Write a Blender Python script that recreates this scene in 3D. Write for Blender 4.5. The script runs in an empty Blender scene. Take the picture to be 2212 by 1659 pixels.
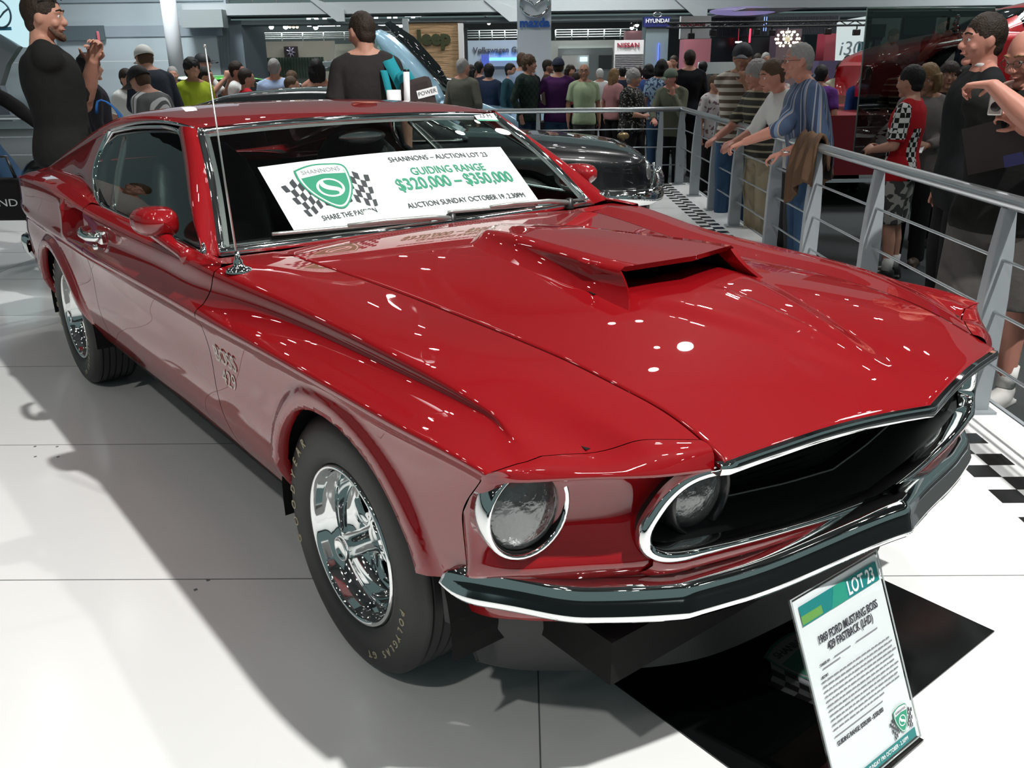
import bpy, bmesh, math, random
import numpy as np
from mathutils import Vector, Matrix
random.seed(7); RNG = np.random.default_rng(7)
sc = bpy.context.scene
COL = sc.collection

# ------------------------------------------------------------------ camera
def make_camera():
    yaw, pitch, roll = math.radians(142.248), math.radians(-20.0386), math.radians(0.768)
    f = Vector((math.cos(pitch)*math.cos(yaw), math.cos(pitch)*math.sin(yaw), math.sin(pitch)))
    r = f.cross(Vector((0, 0, 1))).normalized(); d = f.cross(r)
    c, s = math.cos(roll), math.sin(roll)
    r2 = c*r + s*d; d2 = -s*r + c*d
    M = Matrix((( r2.x, -d2.x, -f.x), (r2.y, -d2.y, -f.y), (r2.z, -d2.z, -f.z))).to_4x4()
    M.translation = Vector((3.1077, -1.6657, 1.4332))
    cd = bpy.data.cameras.new('camera'); o = bpy.data.objects.new('camera', cd); COL.objects.link(o)
    cd.sensor_fit = 'HORIZONTAL'; cd.sensor_width = 36.0; cd.lens = 1894.07/2212*36.0
    cd.clip_start = 0.05; cd.clip_end = 400
    o.matrix_world = M; sc.camera = o
make_camera()

# ------------------------------------------------------------------ world, key lights, exposure
w = bpy.data.worlds.new('world'); sc.world = w; w.use_nodes = True
w.node_tree.nodes['Background'].inputs[0].default_value = (0.53, 0.76, 0.76, 1)
w.node_tree.nodes['Background'].inputs[1].default_value = 0.19
sc.view_settings.view_transform = 'Standard'; sc.view_settings.look = 'None'
sc.view_settings.exposure = 0.0; sc.view_settings.gamma = 1.0
sc.view_settings.use_curve_mapping = False
def light(name, kind, loc, target, energy, size, color=(1, 1, 1), angle=60, blend=.3):
    ld = bpy.data.lights.new(name, kind); ld.energy = energy; ld.color = color
    if kind == 'AREA': ld.shape = 'DISK'; ld.size = size
    else: ld.shadow_soft_size = size
    if kind == 'SPOT': ld.spot_size = math.radians(angle); ld.spot_blend = blend
    o = bpy.data.objects.new(name, ld); COL.objects.link(o); o.location = loc
    o.rotation_euler = (Vector(target) - Vector(loc)).to_track_quat('-Z', 'Y').to_euler()
    return o
KEYS = []
def key(name, loc, tgt, e, s, c=(1, .98, .95), a=50):
    KEYS.append(loc); light(name, 'SPOT', loc, tgt, e, s, c, a, .4)
key('key_spot', (5.4, .85, 8.0), (0.8, -.6, 0), 3500, .11, a=62)
key('key_spot', (1.2, 3.4, 8.6), (1.0, -.3, 0), 700, .12, a=64)
key('key_spot', (4.2, -5.5, 8.0), (1.5, -1.0, 0), 560, .14, a=60)
key('key_spot', (-4.5, 8.5, 8.4), (-2.5, 3.5, .5), 700, .2, a=70)
# the hall's banks of high lamps
HALL = [(3.5, 7.5, 8.4, 170), (-2.5, 12.5, 8.6, 380), (-9, 3.5, 8.6, 300), (-13, 13, 8.6, 700), (-20, 5, 8.6, 700), (-24, 22, 8.6, 1500), (-8, 26, 8.6, 1100), (-34, 14, 8.6, 1600)]
for x, y, z, e in HALL: light('hall_lamp_bank', 'AREA', (x, y, z), (x, y, 0), e, 2.2, (.96, .99, 1)).data.spread = math.radians(110)

# fill spots added to brighten the far walls and signs
for a, b, e in (((-9.0, 12.9, 7.0), (-18.6, 13.6, 2.0), 900), ((-7.0, 5.0, 7.0), (-17, 5.0, 1.8), 900), ((-2.0, 15.5, 6.8), (-9.5, 19.5, 1.8), 650), ((-12, 9, 7), (-20, 16, 2), 600)): light('wall_fill_spot', 'SPOT', a, b, e, .5, (1, .98, .95), 80, .8)

# ------------------------------------------------------------------ materials
MATS = {}
def mat(name, col, rough=.5, metal=0., coat=0., spec=.5, emit=None, es=0., bump=None, coat_rough=.03, var=None):
    if name in MATS: return MATS[name]
    m = bpy.data.materials.new(name); m.use_nodes = True; nt = m.node_tree
    b = nt.nodes['Principled BSDF']
    b.inputs['Base Color'].default_value = (*col, 1); b.inputs['Roughness'].default_value = rough
    b.inputs['Metallic'].default_value = metal; b.inputs['Coat Weight'].default_value = coat
    b.inputs['Coat Roughness'].default_value = coat_rough; b.inputs['Specular IOR Level'].default_value = spec
    if emit: b.inputs['Emission Color'].default_value = (*emit, 1); b.inputs['Emission Strength'].default_value = es
    if bump or var:
        tc = nt.nodes.new('ShaderNodeTexCoord'); nz = nt.nodes.new('ShaderNodeTexNoise')
        nz.inputs['Scale'].default_value = (bump or var)[0]; nz.inputs['Detail'].default_value = 3
        nt.links.new(tc.outputs['Object'], nz.inputs['Vector'])
    if bump:
        bp = nt.nodes.new('ShaderNodeBump'); bp.inputs['Strength'].default_value = bump[1]; bp.inputs['Distance'].default_value = bump[2]
        nt.links.new(nz.outputs['Fac'], bp.inputs['Height']); nt.links.new(bp.outputs['Normal'], b.inputs['Normal'])
    if var:
        mx = nt.nodes.new('ShaderNodeMix'); mx.data_type = 'RGBA'
        mx.inputs[6].default_value = (*col, 1); mx.inputs[7].default_value = (*var[1], 1)
        nt.links.new(nz.outputs['Fac'], mx.inputs[0]); nt.links.new(mx.outputs[2], b.inputs['Base Color'])
    MATS[name] = m; return m
def glass(name, tint, refl=1.0, ior=1.5):
    if name in MATS: return MATS[name]
    m = bpy.data.materials.new(name); m.use_nodes = True; nt = m.node_tree; nt.nodes.clear()
    o = nt.nodes.new('ShaderNodeOutputMaterial'); mx = nt.nodes.new('ShaderNodeMixShader')
    t = nt.nodes.new('ShaderNodeBsdfTransparent'); t.inputs[0].default_value = (*tint, 1)
    g = nt.nodes.new('ShaderNodeBsdfGlossy'); g.inputs['Roughness'].default_value = .01
    g.inputs[0].default_value = (refl, refl, refl, 1)
    fr = nt.nodes.new('ShaderNodeFresnel'); fr.inputs[0].default_value = ior
    # the same reflectance from either face of a thin pane
    ge = nt.nodes.new('ShaderNodeNewGeometry'); ml = nt.nodes.new('ShaderNodeMath'); ml.operation = 'MULTIPLY_ADD'
    ml.inputs[1].default_value = 1/ior - ior; ml.inputs[2].default_value = ior
    nt.links.new(ge.outputs['Backfacing'], ml.inputs[0]); nt.links.new(ml.outputs[0], fr.inputs[0])
    nt.links.new(fr.outputs[0], mx.inputs[0]); nt.links.new(t.outputs[0], mx.inputs[1]); nt.links.new(g.outputs[0], mx.inputs[2])
    nt.links.new(mx.outputs[0], o.inputs[0]); MATS[name] = m; return m
def emis(name, col, s):
    return mat(name, (0.02, 0.02, 0.02), .5, emit=col, es=s)
RED = mat('red_paint', (.255, .0035, .0065), .5, 0, 1.0, .05, coat_rough=.012); RED.node_tree.nodes['Principled BSDF'].inputs['Coat IOR'].default_value = 1.78
CHROME = mat('chrome', (.86, .88, .88), .045, 1.0)
BLACK = mat('black_plastic', (.012, .013, .013), .35)
MATTE = mat('matte_black', (.006, .006, .006), .8, spec=.2)
RUBBER = mat('rubber', (.022, .023, .022), .55, bump=(220, .08, .002))
STEEL = mat('brushed_steel', (.55, .58, .6), .28, .9)
GREYP = mat('grey_paint', (.30, .33, .35), .4)
WHITE = mat('white_gloss', (.8, .81, .8), .25)
PAPER = mat('paper_white', (.88, .89, .9), .5)
INK = mat('ink_dark', (.035, .035, .045), .5)
GREEN = mat('ink_green', (.02, .30, .17), .45)
WSG = glass('windscreen_glass', (.93, .97, .95))
SIDEG = glass('side_glass', (.72, .87, .82))

# ------------------------------------------------------------------ object helpers
def link(name, me, m=None, parent=None, loc=None, smooth=True):
    o = bpy.data.objects.new(name, me); COL.objects.link(o)
    if m is not None:
        for q in (m if isinstance(m, (list, tuple)) else [m]): me.materials.append(q)
    if parent is not None: o.parent = parent
    if loc is not None: o.location = loc
    if smooth and len(me.polygons): me.polygons.foreach_set('use_smooth', [True]*len(me.polygons))
    return o
def thing(name, label, cat, loc=(0, 0, 0), rz=0, group=None):
    o = bpy.data.objects.new(name, None); COL.objects.link(o); o.location = loc; o.rotation_euler = (0, 0, rz)
    o.empty_display_size = .1; tag(o, label, cat, group); return o
def tag(o, label, cat, group=None):
    o['label'] = label; o['category'] = cat
    if group: o['group'] = group
    return o
def struct(o):
    o['kind'] = 'structure'; return o
class MB:
    """collects shapes for ONE mesh"""
    def __init__(s): s.v = []; s.f = []; s.mi = []
    def add(s, V, F, mi=0):
        n = len(s.v); s.v.extend([tuple(map(float, p)) for p in V]); s.f.extend([tuple(i+n for i in f) for f in F]); s.mi.extend([mi]*len(F)); return s
    def grid(s, P, mi=0, flip=False, closeu=False, closev=False):
        P = np.asarray(P); nu, nv = P.shape[:2]; F = []
        for i in range(nu if closeu else nu-1):
            for j in range(nv if closev else nv-1):
                a, b, c, d = i*nv+j, ((i+1) % nu)*nv+j, ((i+1) % nu)*nv+(j+1) % nv, i*nv+(j+1) % nv
                F.append((a, d, c, b) if flip else (a, b, c, d))
        return s.add(P.reshape(-1, 3), F, mi)
    def box(s, c, size, R=None, mi=0):
        x, y, z = [q/2 for q in size]
        V = [Vector(p) for p in ((-x,-y,-z),(x,-y,-z),(x,y,-z),(-x,y,-z),(-x,-y,z),(x,-y,z),(x,y,z),(-x,y,z))]
        if R is not None: V = [R @ p for p in V]
        return s.add([p+Vector(c) for p in V], [(0,3,2,1),(4,5,6,7),(0,1,5,4),(1,2,6,5),(2,3,7,6),(3,0,4,7)], mi)
    def tube(s, pts, r, n=10, closed=False, cap=True, mi=0, up=None, flat=1.0):
        pts = [np.array(p, float) for p in pts]; m = len(pts)
        rr = [r]*m if np.isscalar(r) else list(r)
        T = []
        for i in range(m):
            a = pts[(i-1) % m] if (closed or i > 0) else pts[i]; b = pts[(i+1) % m] if (closed or i < m-1) else pts[i]
            t = b-a; T.append(t/(np.linalg.norm(t)+1e-12))
        u = np.array(up, float) if up is not None else (np.array([0, 0, 1.]) if abs(T[0][2]) < .9 else np.array([1., 0, 0]))
        rings = []
        for i in range(m):
            if up is not None: u = np.array(up, float)
            u = u - T[i]*(u @ T[i]); u /= np.linalg.norm(u)+1e-12; w_ = np.cross(T[i], u)
            rings.append([pts[i]+rr[i]*(math.cos(k*2*math.pi/n)*u*flat+math.sin(k*2*math.pi/n)*w_) for k in range(n)])
        s.grid(np.array(rings), mi, closeu=closed, closev=True)
        if cap and not closed:
            n0 = len(s.v)-m*n
            s.f.append(tuple(n0+k for k in range(n))); s.f.append(tuple(n0+(m-1)*n+n-1-k for k in range(n))); s.mi += [mi, mi]
        return s
    def lathe(s, prof, n=48, mi=0, axis='y', c=(0, 0, 0)):
        R = []
        for k in range(n):
            a = 2*math.pi*k/n
            R.append([{'y': (p[0]*math.cos(a), p[1], p[0]*math.sin(a)), 'z': (p[0]*math.cos(a), p[0]*math.sin(a), p[1]), 'x': (p[1], p[0]*math.cos(a), p[0]*math.sin(a))}[axis] for p in prof])
        return s.grid(np.array(R)+np.array(c), mi, closeu=True)
    def prism(s, poly, a, b, mi=0):
        """poly: 3D points of a planar outline, extruded by vector a..b"""
        n = len(poly); A = [np.array(p)+np.array(a) for p in poly]; B = [np.array(p)+np.array(b) for p in poly]
        return s.add(A+B, [tuple(range(n))[::-1], tuple(range(n, 2*n))]+[(i, (i+1) % n, n+(i+1) % n, n+i) for i in range(n)], mi)
    def ball(s, c, r, nu=16, nv=10, mi=0, R=None):
        r = (r, r, r) if np.isscalar(r) else r
        P = [[(r[0]*math.sin(math.pi*j/nv)*math.cos(2*math.pi*i/nu), r[1]*math.sin(math.pi*j/nv)*math.sin(2*math.pi*i/nu), r[2]*math.cos(math.pi*j/nv)) for j in range(nv+1)] for i in range(nu)]
        P = np.array(P)
        if R is not None: P = P @ np.array(R).T
        return s.grid(P+np.array(c), mi, closeu=True)
    def mesh(s, name='m', weld=True):
        if any(max(f) >= len(s.v) or len(set(f)) < len(f) for f in s.f): raise ValueError('bad face in '+name)
        me = bpy.data.meshes.new(name); me.from_pydata(s.v, [], s.f); me.polygons.foreach_set('material_index', s.mi)
        if weld:
            bm = bmesh.new(); bm.from_mesh(me); bmesh.ops.remove_doubles(bm, verts=bm.verts, dist=2e-5)
            bmesh.ops.dissolve_degenerate(bm, edges=bm.edges, dist=1e-6)
            bmesh.ops.recalc_face_normals(bm, faces=bm.faces); bm.to_mesh(me); bm.free()
        me.update(); return me
    def build(s, name, m, parent=None, smooth=True, bevel=0, sharp=None, loc=None, weld=True, solid=0):
        me = s.mesh(name, weld); o = link(name, me, m, parent, loc, smooth)
        if sharp is not None: me.set_sharp_from_angle(angle=math.radians(sharp))
        if solid:
            q = o.modifiers.new('solid', 'SOLIDIFY'); q.thickness = solid; q.offset = -1
        if bevel:
            q = o.modifiers.new('bevel', 'BEVEL'); q.width = bevel; q.segments = 2; q.limit_method = 'ANGLE'; q.angle_limit = math.radians(40)
            me.set_sharp_from_angle(angle=math.radians(50))
        return o
def text(name, s, size, m, parent, M, sx=1.0, shear=0, align='CENTER', depth=.0004, bold=0, sp=1.0):
    cu = bpy.data.curves.new('t', 'FONT'); cu.body = s; cu.size = size; cu.align_x = align; cu.align_y = 'CENTER'
    cu.extrude = depth; cu.shear = shear; cu.offset = bold; cu.resolution_u = 3; cu.space_character = sp
    t = bpy.data.objects.new('t', cu); COL.objects.link(t)
    dg = bpy.context.evaluated_depsgraph_get(); me = bpy.data.meshes.new_from_object(t.evaluated_get(dg))
    bpy.data.objects.remove(t); bpy.data.curves.remove(cu)
    me.materials.clear(); me.transform(M @ Matrix.Diagonal((sx, 1, 1, 1)))
    return link(name, me, m, parent, None, False)
def frame(o, x, y):
    """4x4 with origin o, local x along x and y along y"""
    o, x, y = Vector(o), Vector(x).normalized(), Vector(y); z = x.cross(y).normalized(); y = z.cross(x)
    return Matrix(((x.x, y.x, z.x, o.x), (x.y, y.y, z.y, o.y), (x.z, y.z, z.z, o.z), (0, 0, 0, 1)))
# splines
def ncs(xs, ys):
    """natural cubic spline"""
    xs, ys = np.array(xs, float), np.array(ys, float); n = len(xs); h = np.diff(xs)
    A = np.zeros((n, n)); b = np.zeros(n); A[0, 0] = A[-1, -1] = 1
    for i in range(1, n-1):
        A[i, i-1], A[i, i], A[i, i+1] = h[i-1], 2*(h[i-1]+h[i]), h[i]
        b[i] = 6*((ys[i+1]-ys[i])/h[i]-(ys[i]-ys[i-1])/h[i-1])
    M = np.linalg.solve(A, b)
    def f(x):
        x = np.asarray(x, float); k = np.clip(np.searchsorted(xs, x)-1, 0, n-2); H = h[k]; a = (xs[k+1]-x)/H; c = (x-xs[k])/H
        return a*ys[k]+c*ys[k+1]+((a**3-a)*M[k]+(c**3-c)*M[k+1])*H*H/6
    return f
def pchip(xs, Y, x):
    """monotone cubic along axis 0 of Y"""
    xs = np.array(xs, float); Y = np.array(Y, float); h = np.diff(xs); sh = (-1,)+(1,)*(Y.ndim-1); d = np.diff(Y, axis=0)/h.reshape(sh)
    m = np.zeros_like(Y); m[0], m[-1] = d[0], d[-1]
    a, b = d[:-1], d[1:]; ok = a*b > 0
    m[1:-1] = np.where(ok, 2*a*b/np.where(ok, a+b, 1), 0)
    k = np.clip(np.searchsorted(xs, x, side='right')-1, 0, len(xs)-2); H = h[k].reshape(sh); t = ((x-xs[k])/h[k]).reshape(sh)
    return (1+2*t)*(1-t)**2*Y[k]+t*(1-t)**2*H*m[k]+t*t*(3-2*t)*Y[k+1]+t*t*(t-1)*H*m[k+1]
def smooth(a, b, x):
    t = np.clip((np.asarray(x, float)-a)/(b-a), 0, 1); return t*t*(3-2*t)
def polyl(P, n):
    """Catmull-Rom resample of a polyline to n points"""
    P = np.array(P, float); s = np.r_[0, np.cumsum(np.linalg.norm(np.diff(P, axis=0), axis=1))]
    return np.stack([ncs(s, P[:, k])(np.linspace(0, s[-1], n)) for k in range(P.shape[1])], 1)
def lin(P, n):
    P = np.array(P, float); s = np.r_[0, np.cumsum(np.linalg.norm(np.diff(P, axis=0), axis=1))]; t = np.linspace(0, s[-1], n)
    return np.stack([np.interp(t, s, P[:, k]) for k in range(P.shape[1])], 1)
# ================================================================== the red car
CAR = thing('sports_car', 'glossy red fastback muscle car with white auction poster behind its windscreen, front of the picture', 'car')
def mir(P): 
    P = np.array(P, float).copy(); P[..., 1] *= -1; return P
SX = [-2.36,-2.1,-1.8,-1.5,-1.2,-.9,-.65,-.3,.0,.35,.7,1.0,1.3,1.6,1.75,1.85,1.95,2.06]
def S(v): return ncs(SX, v)
R = {}
R['r2y'] = S([.79,.838,.862,.872,.876,.876,.874,.868,.862,.857,.850,.805,.782,.774,.767,.760,.742,.702])
R['r2z'] = S([.885,.925,.945,.958,.962,.952,.936,.924,.919,.916,.911,.885,.867,.853,.840,.825,.803,.772])
R['r4y'] = S([.80,.852,.876,.886,.892,.896,.90,.90,.90,.90,.90,.90,.90,.90,.899,.894,.884,.866])
R['r4z'] = S([.77,.768,.765,.763,.763,.763,.764,.767,.770,.774,.776,.782,.786,.788,.789,.789,.784,.768])
R['r6y'] = S([.80,.845,.868,.876,.878,.874,.870,.868,.866,.866,.868,.870,.870,.869,.866,.862,.857,.85])
SILL_Y = ncs([-.65,-.3,0,.35,.7],[.806,.806,.806,.806,.80]); SILL_Z = ncs([-.65,-.3,0,.35,.7],[.936,.934,.933,.928,.918])
SEAM_Y = ncs([.64,.86,1.12,1.3,1.5,1.67,1.85,1.98,2.06,2.14,2.2,2.24],[.613,.587,.548,.532,.528,.530,.526,.521,.512,.507,.509,.514])
SEAM_Z = ncs([.4,.66,1.0,1.4,1.7,1.95,2.1,2.22],[.915,.911,.893,.870,.863,.842,.812,.768])
QIN = ncs([-2.36,-2.1,-1.8,-1.5,-1.2,-.9,-.72,-.56],[.70,.70,.71,.72,.735,.768,.79,.808]); QINZ = ncs([-2.36,-2.1,-1.8,-1.5,-1.2,-.9,-.72,-.56],[.915,.945,.968,.982,.985,.972,.955,.937])
ARCHES = [(1.425, .33, .365, .375), (-1.355, .325, .37, .345)]
def side_point_rows(kind):
    """row definitions: (x-limits as function of z, y(x), z(x))"""
    inn = {'fender': (SEAM_Y, SEAM_Z), 'door': (SILL_Y, SILL_Z), 'quarter': (QIN, QINZ)}[kind]
    r2y, r2z, r4y, r4z, r6y = R['r2y'], R['r2z'], R['r4y'], R['r4z'], R['r6y']
    G = lambda x: r2z(x)-r4z(x); NB = lambda x: smooth(1.85, 2.05, x)
    rows = [
     (inn[0], inn[1]),
     (lambda x: inn[0](x)*.55+r2y(x)*.45, lambda x: inn[1](x)*.55+r2z(x)*.45+.006),
     (lambda x: r2y(x)-.022, lambda x: r2z(x)+.001),
     (lambda x: r2y(x)-.003+.05*NB(x), lambda x: r2z(x)-.08*G(x)),
     (lambda x: r2y(x)+.001+.06*NB(x), lambda x: r2z(x)-.24*G(x)),
     (lambda x: r2y(x)*(1-.5*NB(x))+r4y(x)*.5*NB(x)+.002, lambda x: r2z(x)*.55+r4z(x)*.45),
     (lambda x: r2y(x)*.6+r4y(x)*.4+NB(x)*.03, lambda x: r4z(x)+.22*G(x)),
     (lambda x: r4y(x)-.003, lambda x: r4z(x)+.05*G(x)),
     (lambda x: r4y(x)-.001, lambda x: r4z(x)-.004),
     (lambda x: r4y(x)-.016, lambda x: r4z(x)-.035),
     (r6y, lambda x: 0*x+.64),
     (lambda x: r6y(x)-.003, lambda x: 0*x+.54),
     (lambda x: r6y(x)-.010, lambda x: 0*x+.475),
     (lambda x: r6y(x)-.030, lambda x: 0*x+.40),
     (lambda x: r6y(x)-.058, lambda x: 0*x+.340),
     (lambda x: r6y(x)-.080, lambda x: 0*x+.305),
     (lambda x: r6y(x)-.14, lambda x: 0*x+.298)]
    return rows
def xf_front(z, row):
    if row == 0: return 2.163
    if row == 1: return 2.105
    if row == 2: return 2.052
    return float(np.interp(z, [.26,.45,.55,.61,.657,.725,.775,.80,.84,.88], [1.90,1.905,1.915,1.90,1.914,1.951,1.996,2.018,2.03,2.034]))
def door_front(z): return .645+.062*float(smooth(.76, .925, z))
def door_rear(z): return -.672+.04*float(smooth(.57, .78, z))
def side_panel(name, kind, nx, sgn, label=None):
    rows = side_point_rows(kind); C = []
    for k, (fy, fz) in enumerate(rows):
        zz = float(fz(np.array(.7 if kind == 'door' else (1.9 if kind == 'fender' else -.7))))
        zb = float(fz(np.array(.66 if kind != 'quarter' else -.66)))
        if kind == 'fender': x0, x1 = door_front(zb)+.0025, xf_front(zz, k)
        elif kind == 'door': x0, x1 = door_rear(zb)+.0025, door_front(zb)-.0025
        else: x0, x1 = -2.36, door_rear(zb)-.0025
        if kind == 'quarter' and k <= 1: x1 = -.56-.07*k
        if kind == 'fender' and k <= 1: x0 = [.66, .68][k]
        xs = np.linspace(x0, x1, nx); C.append(np.stack([xs, fy(xs), fz(xs)], 1))
    C = np.array(C)                                   # rows, nx, 3
    ref = C[:, nx//2]; d = np.r_[0, np.cumsum(np.linalg.norm(np.diff(ref[:, 1:], axis=0), axis=1))]
    t = np.unique(np.concatenate([np.linspace(d[i], d[i+1], max(2, int((d[i+1]-d[i])/.012)+2)) for i in range(len(d)-1)]))
    P = pchip(d, C, t)                                # nt, nx, 3
    # flared lips round the wheel arches
    for cx, cz, rx, rz in ARCHES:
        q = np.sqrt(((P[..., 0]-cx)/rx)**2+((P[..., 2]-cz)/rz)**2); dist = (q-1)*.37; fz_ = smooth(.33, .46, P[..., 2])
        fl = .018*(1-smooth(.030, .062, dist))*fz_
        P[..., 1] = np.where(fl > 1e-5, np.maximum(P[..., 1], (.862*(1-smooth(.035, .075, dist))+P[..., 1]*smooth(.035, .075, dist))*fz_), P[..., 1])+fl
    if kind == 'quarter':                             # the air scoop behind the door: a deep pocket facing forward
        Sx, Sz = P[..., 0], P[..., 2]
        u = (Sx+.90)/.40                              # 0 at the deep end, 1 at the open end
        top = .918-.012*u; bot = .795-.0*u+.03*smooth(.2, 1, u)*0
        inside = smooth(.0, .06, u+.03)*smooth(bot-.012, bot+.004, Sz)*(1-smooth(top-.010, top+.006, Sz))
        P[..., 1] -= inside*(.085*(1-smooth(-.05, 1.02, u))**1.0)*(u < 1.02)
        P[..., 1] += .016*np.exp(-((Sx+.93)/.05)**2)*smooth(.76, .8, Sz)*(1-smooth(.90, .93, Sz))
    if kind == 'fender': FEDGE[0] = P[:, -1].copy()
    if sgn < 0: P = mir(P)
    nt_ = P.shape[0]; V = P.reshape(-1, 3); bm = bmesh.new(); bv = [bm.verts.new(v) for v in V]
    for i in range(nt_-1):
        for j in range(nx-1): bm.faces.new((bv[i*nx+j], bv[i*nx+j+1], bv[(i+1)*nx+j+1], bv[(i+1)*nx+j]))
    for cx, cz, rx, rz in ARCHES:
        kill = []
        for f in bm.faces:
            c = f.calc_center_median(); q = ((c.x-cx)/rx)**2+((c.z-cz)/rz)**2
            if (q < 1 and c.z < .80) or (kind == 'fender' and c.z < .475 and c.x > 1.5): kill.append(f)
        if not kill: continue
        kv = {v for f in kill for v in f.verts}
        bmesh.ops.delete(bm, geom=kill, context='FACES')
        for v in list(bm.verts):
            if v in kv and v.is_valid and v.link_faces and v.co.z > .31 and abs(math.hypot((v.co.x-cx)/rx, (v.co.z-cz)/rz)-1) < .09:
                a = math.atan2((v.co.z-cz)/rz, (v.co.x-cx)/rx); v.co.x = cx+rx*math.cos(a); v.co.z = cz+rz*math.sin(a)
        bmesh.ops.delete(bm, geom=[v for v in bm.verts if not v.link_faces], context='VERTS')
        be = [e for e in bm.edges if e.is_boundary and all(abs(math.hypot((v.co.x-cx)/rx, (v.co.z-cz)/rz)-1) < .02 for v in e.verts)]
        r_ = bmesh.ops.extrude_edge_only(bm, edges=be)
        for v in [g for g in r_['geom'] if isinstance(g, bmesh.types.BMVert)]:
            v.co.y -= sgn*.035; v.co.x += (v.co.x-cx)*.012; v.co.z += (v.co.z-cz)*.012
    bmesh.ops.recalc_face_normals(bm, faces=bm.faces)
    me = bpy.data.meshes.new(name); bm.to_mesh(me); bm.free()
    o = link(name, me, RED, CAR)
    if label: o['label'] = label
    return o
PANEL = {}; FEDGE = [None]
for s in (-1, 1):
    PANEL['f', s] = side_panel('front_fender', 'fender', 120, s)
    PANEL['d', s] = side_panel('door', 'door', 90, s)
    PANEL['q', s] = side_panel('rear_quarter_panel', 'quarter', 130, s)

# ---- hood
def hood_z(x, y):
    zc = ncs([.5,.7,1.0,1.4,1.75,2.0,2.15,2.26,2.34],[.925,.932,.932,.922,.902,.866,.834,.804,.776])(x)
    ys = SEAM_Y(np.minimum(x, 2.24)); zs = SEAM_Z(np.minimum(x, 2.25)); a = np.minimum(np.abs(y)/ys, 1.2)
    z = zc-(zc-zs)*a**2.0
    wd = np.interp(x, [.5, 1.5, 2.32], [.30, .26, .0]); z += .016*(1-smooth(-.03, .04, np.abs(y)-wd))*smooth(2.32, 2.0, x)*smooth(1.45, 1.8, x)
    z += .004*np.exp(-(np.abs(y)/.012)**2)*smooth(2.3, 1.9, x)*smooth(1.75, 1.8, x)
    return z
def hood_front(y): return 2.327-.208*np.abs(y)
ny, nx = 97, 130
yy = np.linspace(-1, 1, ny); P = np.zeros((nx, ny, 3))
for i, u in enumerate(np.linspace(0, 1, nx)):
    for j, v in enumerate(yy):
        x = .70; 
        for _ in range(3):
            ys = float(SEAM_Y(min(x, 2.24)))-.004; y = v*ys; x = (.705-.02*abs(v))*(1-u)+hood_front(y)*u
        P[i, j] = (x, y, 0)
P[..., 2] = hood_z(P[..., 0], P[..., 1])
m = MB(); m.grid(P)
edge = P[-1]; side1, side2 = P[:, 0], P[:, -1]          # turned-down edges
m.grid(np.stack([edge, edge+np.array([.004, 0, -.008]), edge+np.array([.001, 0, -.02])]))
for e_, s in ((side1, 1), (side2, -1)): m.grid(np.stack([e_, e_+np.array([0, s*.001, -.006]), e_+np.array([0, s*.004, -.025])]))
m.build('hood', RED, CAR)
hood_edge = [tuple(p) for p in edge]
m = MB()
pr = [(-.002,-.001),(.010,-.003),(.014,-.012),(.011,-.024),(.002,-.027),(-.008,-.024)]
Q = []
for p in lin([edge[0]+np.array([-.012, -.006, -.003])]+[edge[k] for k in range(0, ny, 4)]+[edge[-1]+np.array([-.012, .006, -.003])], 61):
    Q.append([(p[0]+a, p[1], p[2]+b) for a, b in pr])
m.grid(np.array(Q)); m.build('hood_lip_trim', CHROME, CAR, sharp=50)

# ---- cowl between hood and windscreen
m = MB()
def ws_base(y): return .563-.110*(np.abs(y)/.752)**2.2*.55
Pc = []
for t in np.linspace(0, 1, 14):
    r_ = []
    for y in np.linspace(-.80, .80, 81):
        a = min(abs(y)/.613, 1.3); xr = .700-.02*a if abs(y) < .61 else .68-.0*(abs(y)-.61)
        xb = float(ws_base(y))-.03; x = xb+(xr-xb)*t
        z = float(hood_z(np.array(max(x, .68)), np.array(min(abs(y), .61)))) if abs(y) < .61 else float(SEAM_Z(.66))+.002
        z = z-.004*(1-t)-.02*smooth(.6, 0, t); r_.append((x, y, z))
    Pc.append(r_)
m.grid(np.array(Pc)); m.build('cowl_panel', RED, CAR)
m = MB()
for k in range(44):
    y = -.31+k*.0118
    if abs(y+.05) < .5:
        z0 = float(hood_z(np.array(.69), np.array(abs(y))))
        x0, x1 = .585, .665
        m.box(((x0+x1)/2+.0*y, y, z0-.0062), (x1-x0, .0042, .003), Matrix.Rotation(.22*0, 3, 'Z') @ Matrix.Rotation(-.11, 3, 'Y'))
m.build('cowl_vent_slots', MATTE, CAR, smooth=False)
# ---- hood scoop
m = MB()
def hz(x, y): return float(hood_z(np.array(x), np.array(y)))
def scoop_sec(t):
    """t 0 rear .. 1 front; returns half outline from bottom outside to roof centre"""
    xb = .985+(1.728-.985)*t; xt = .93+(1.652-.93)*t; xc = .90+(1.697-.90)*t
    yb = .196+(.256-.196)*t; yt = .10+(.211-.10)*min(1, t*1.15) if t < .87 else .2105
    zt = np.interp(t, [0, .1, .3, 1], [.955, .962, .971, .977]); zb = hz(xb, yb)-.004
    b, e = np.array((xb, yb, zb)), np.array((xt, yt, zt-.008)); out = []
    for q in np.linspace(0, 1, 7): p = b+(e-b)*q; p[1] -= .012*math.sin(math.pi*q); out.append(p)
    out.append(np.array((xt, yt-.014, zt+.001)))
    for q in np.linspace(.2, 1, 5): out.append(np.array((xt+(xc-xt)*q, (yt-.014)*(1-q), zt+.001+.006*q)))
    return out
sec = [scoop_sec(t) for t in np.linspace(0, 1, 30)]
full = [[p for p in s_]+[mir(p) for p in s_[-2::-1]] for s_ in sec]
m.grid(np.array(full))
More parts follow.
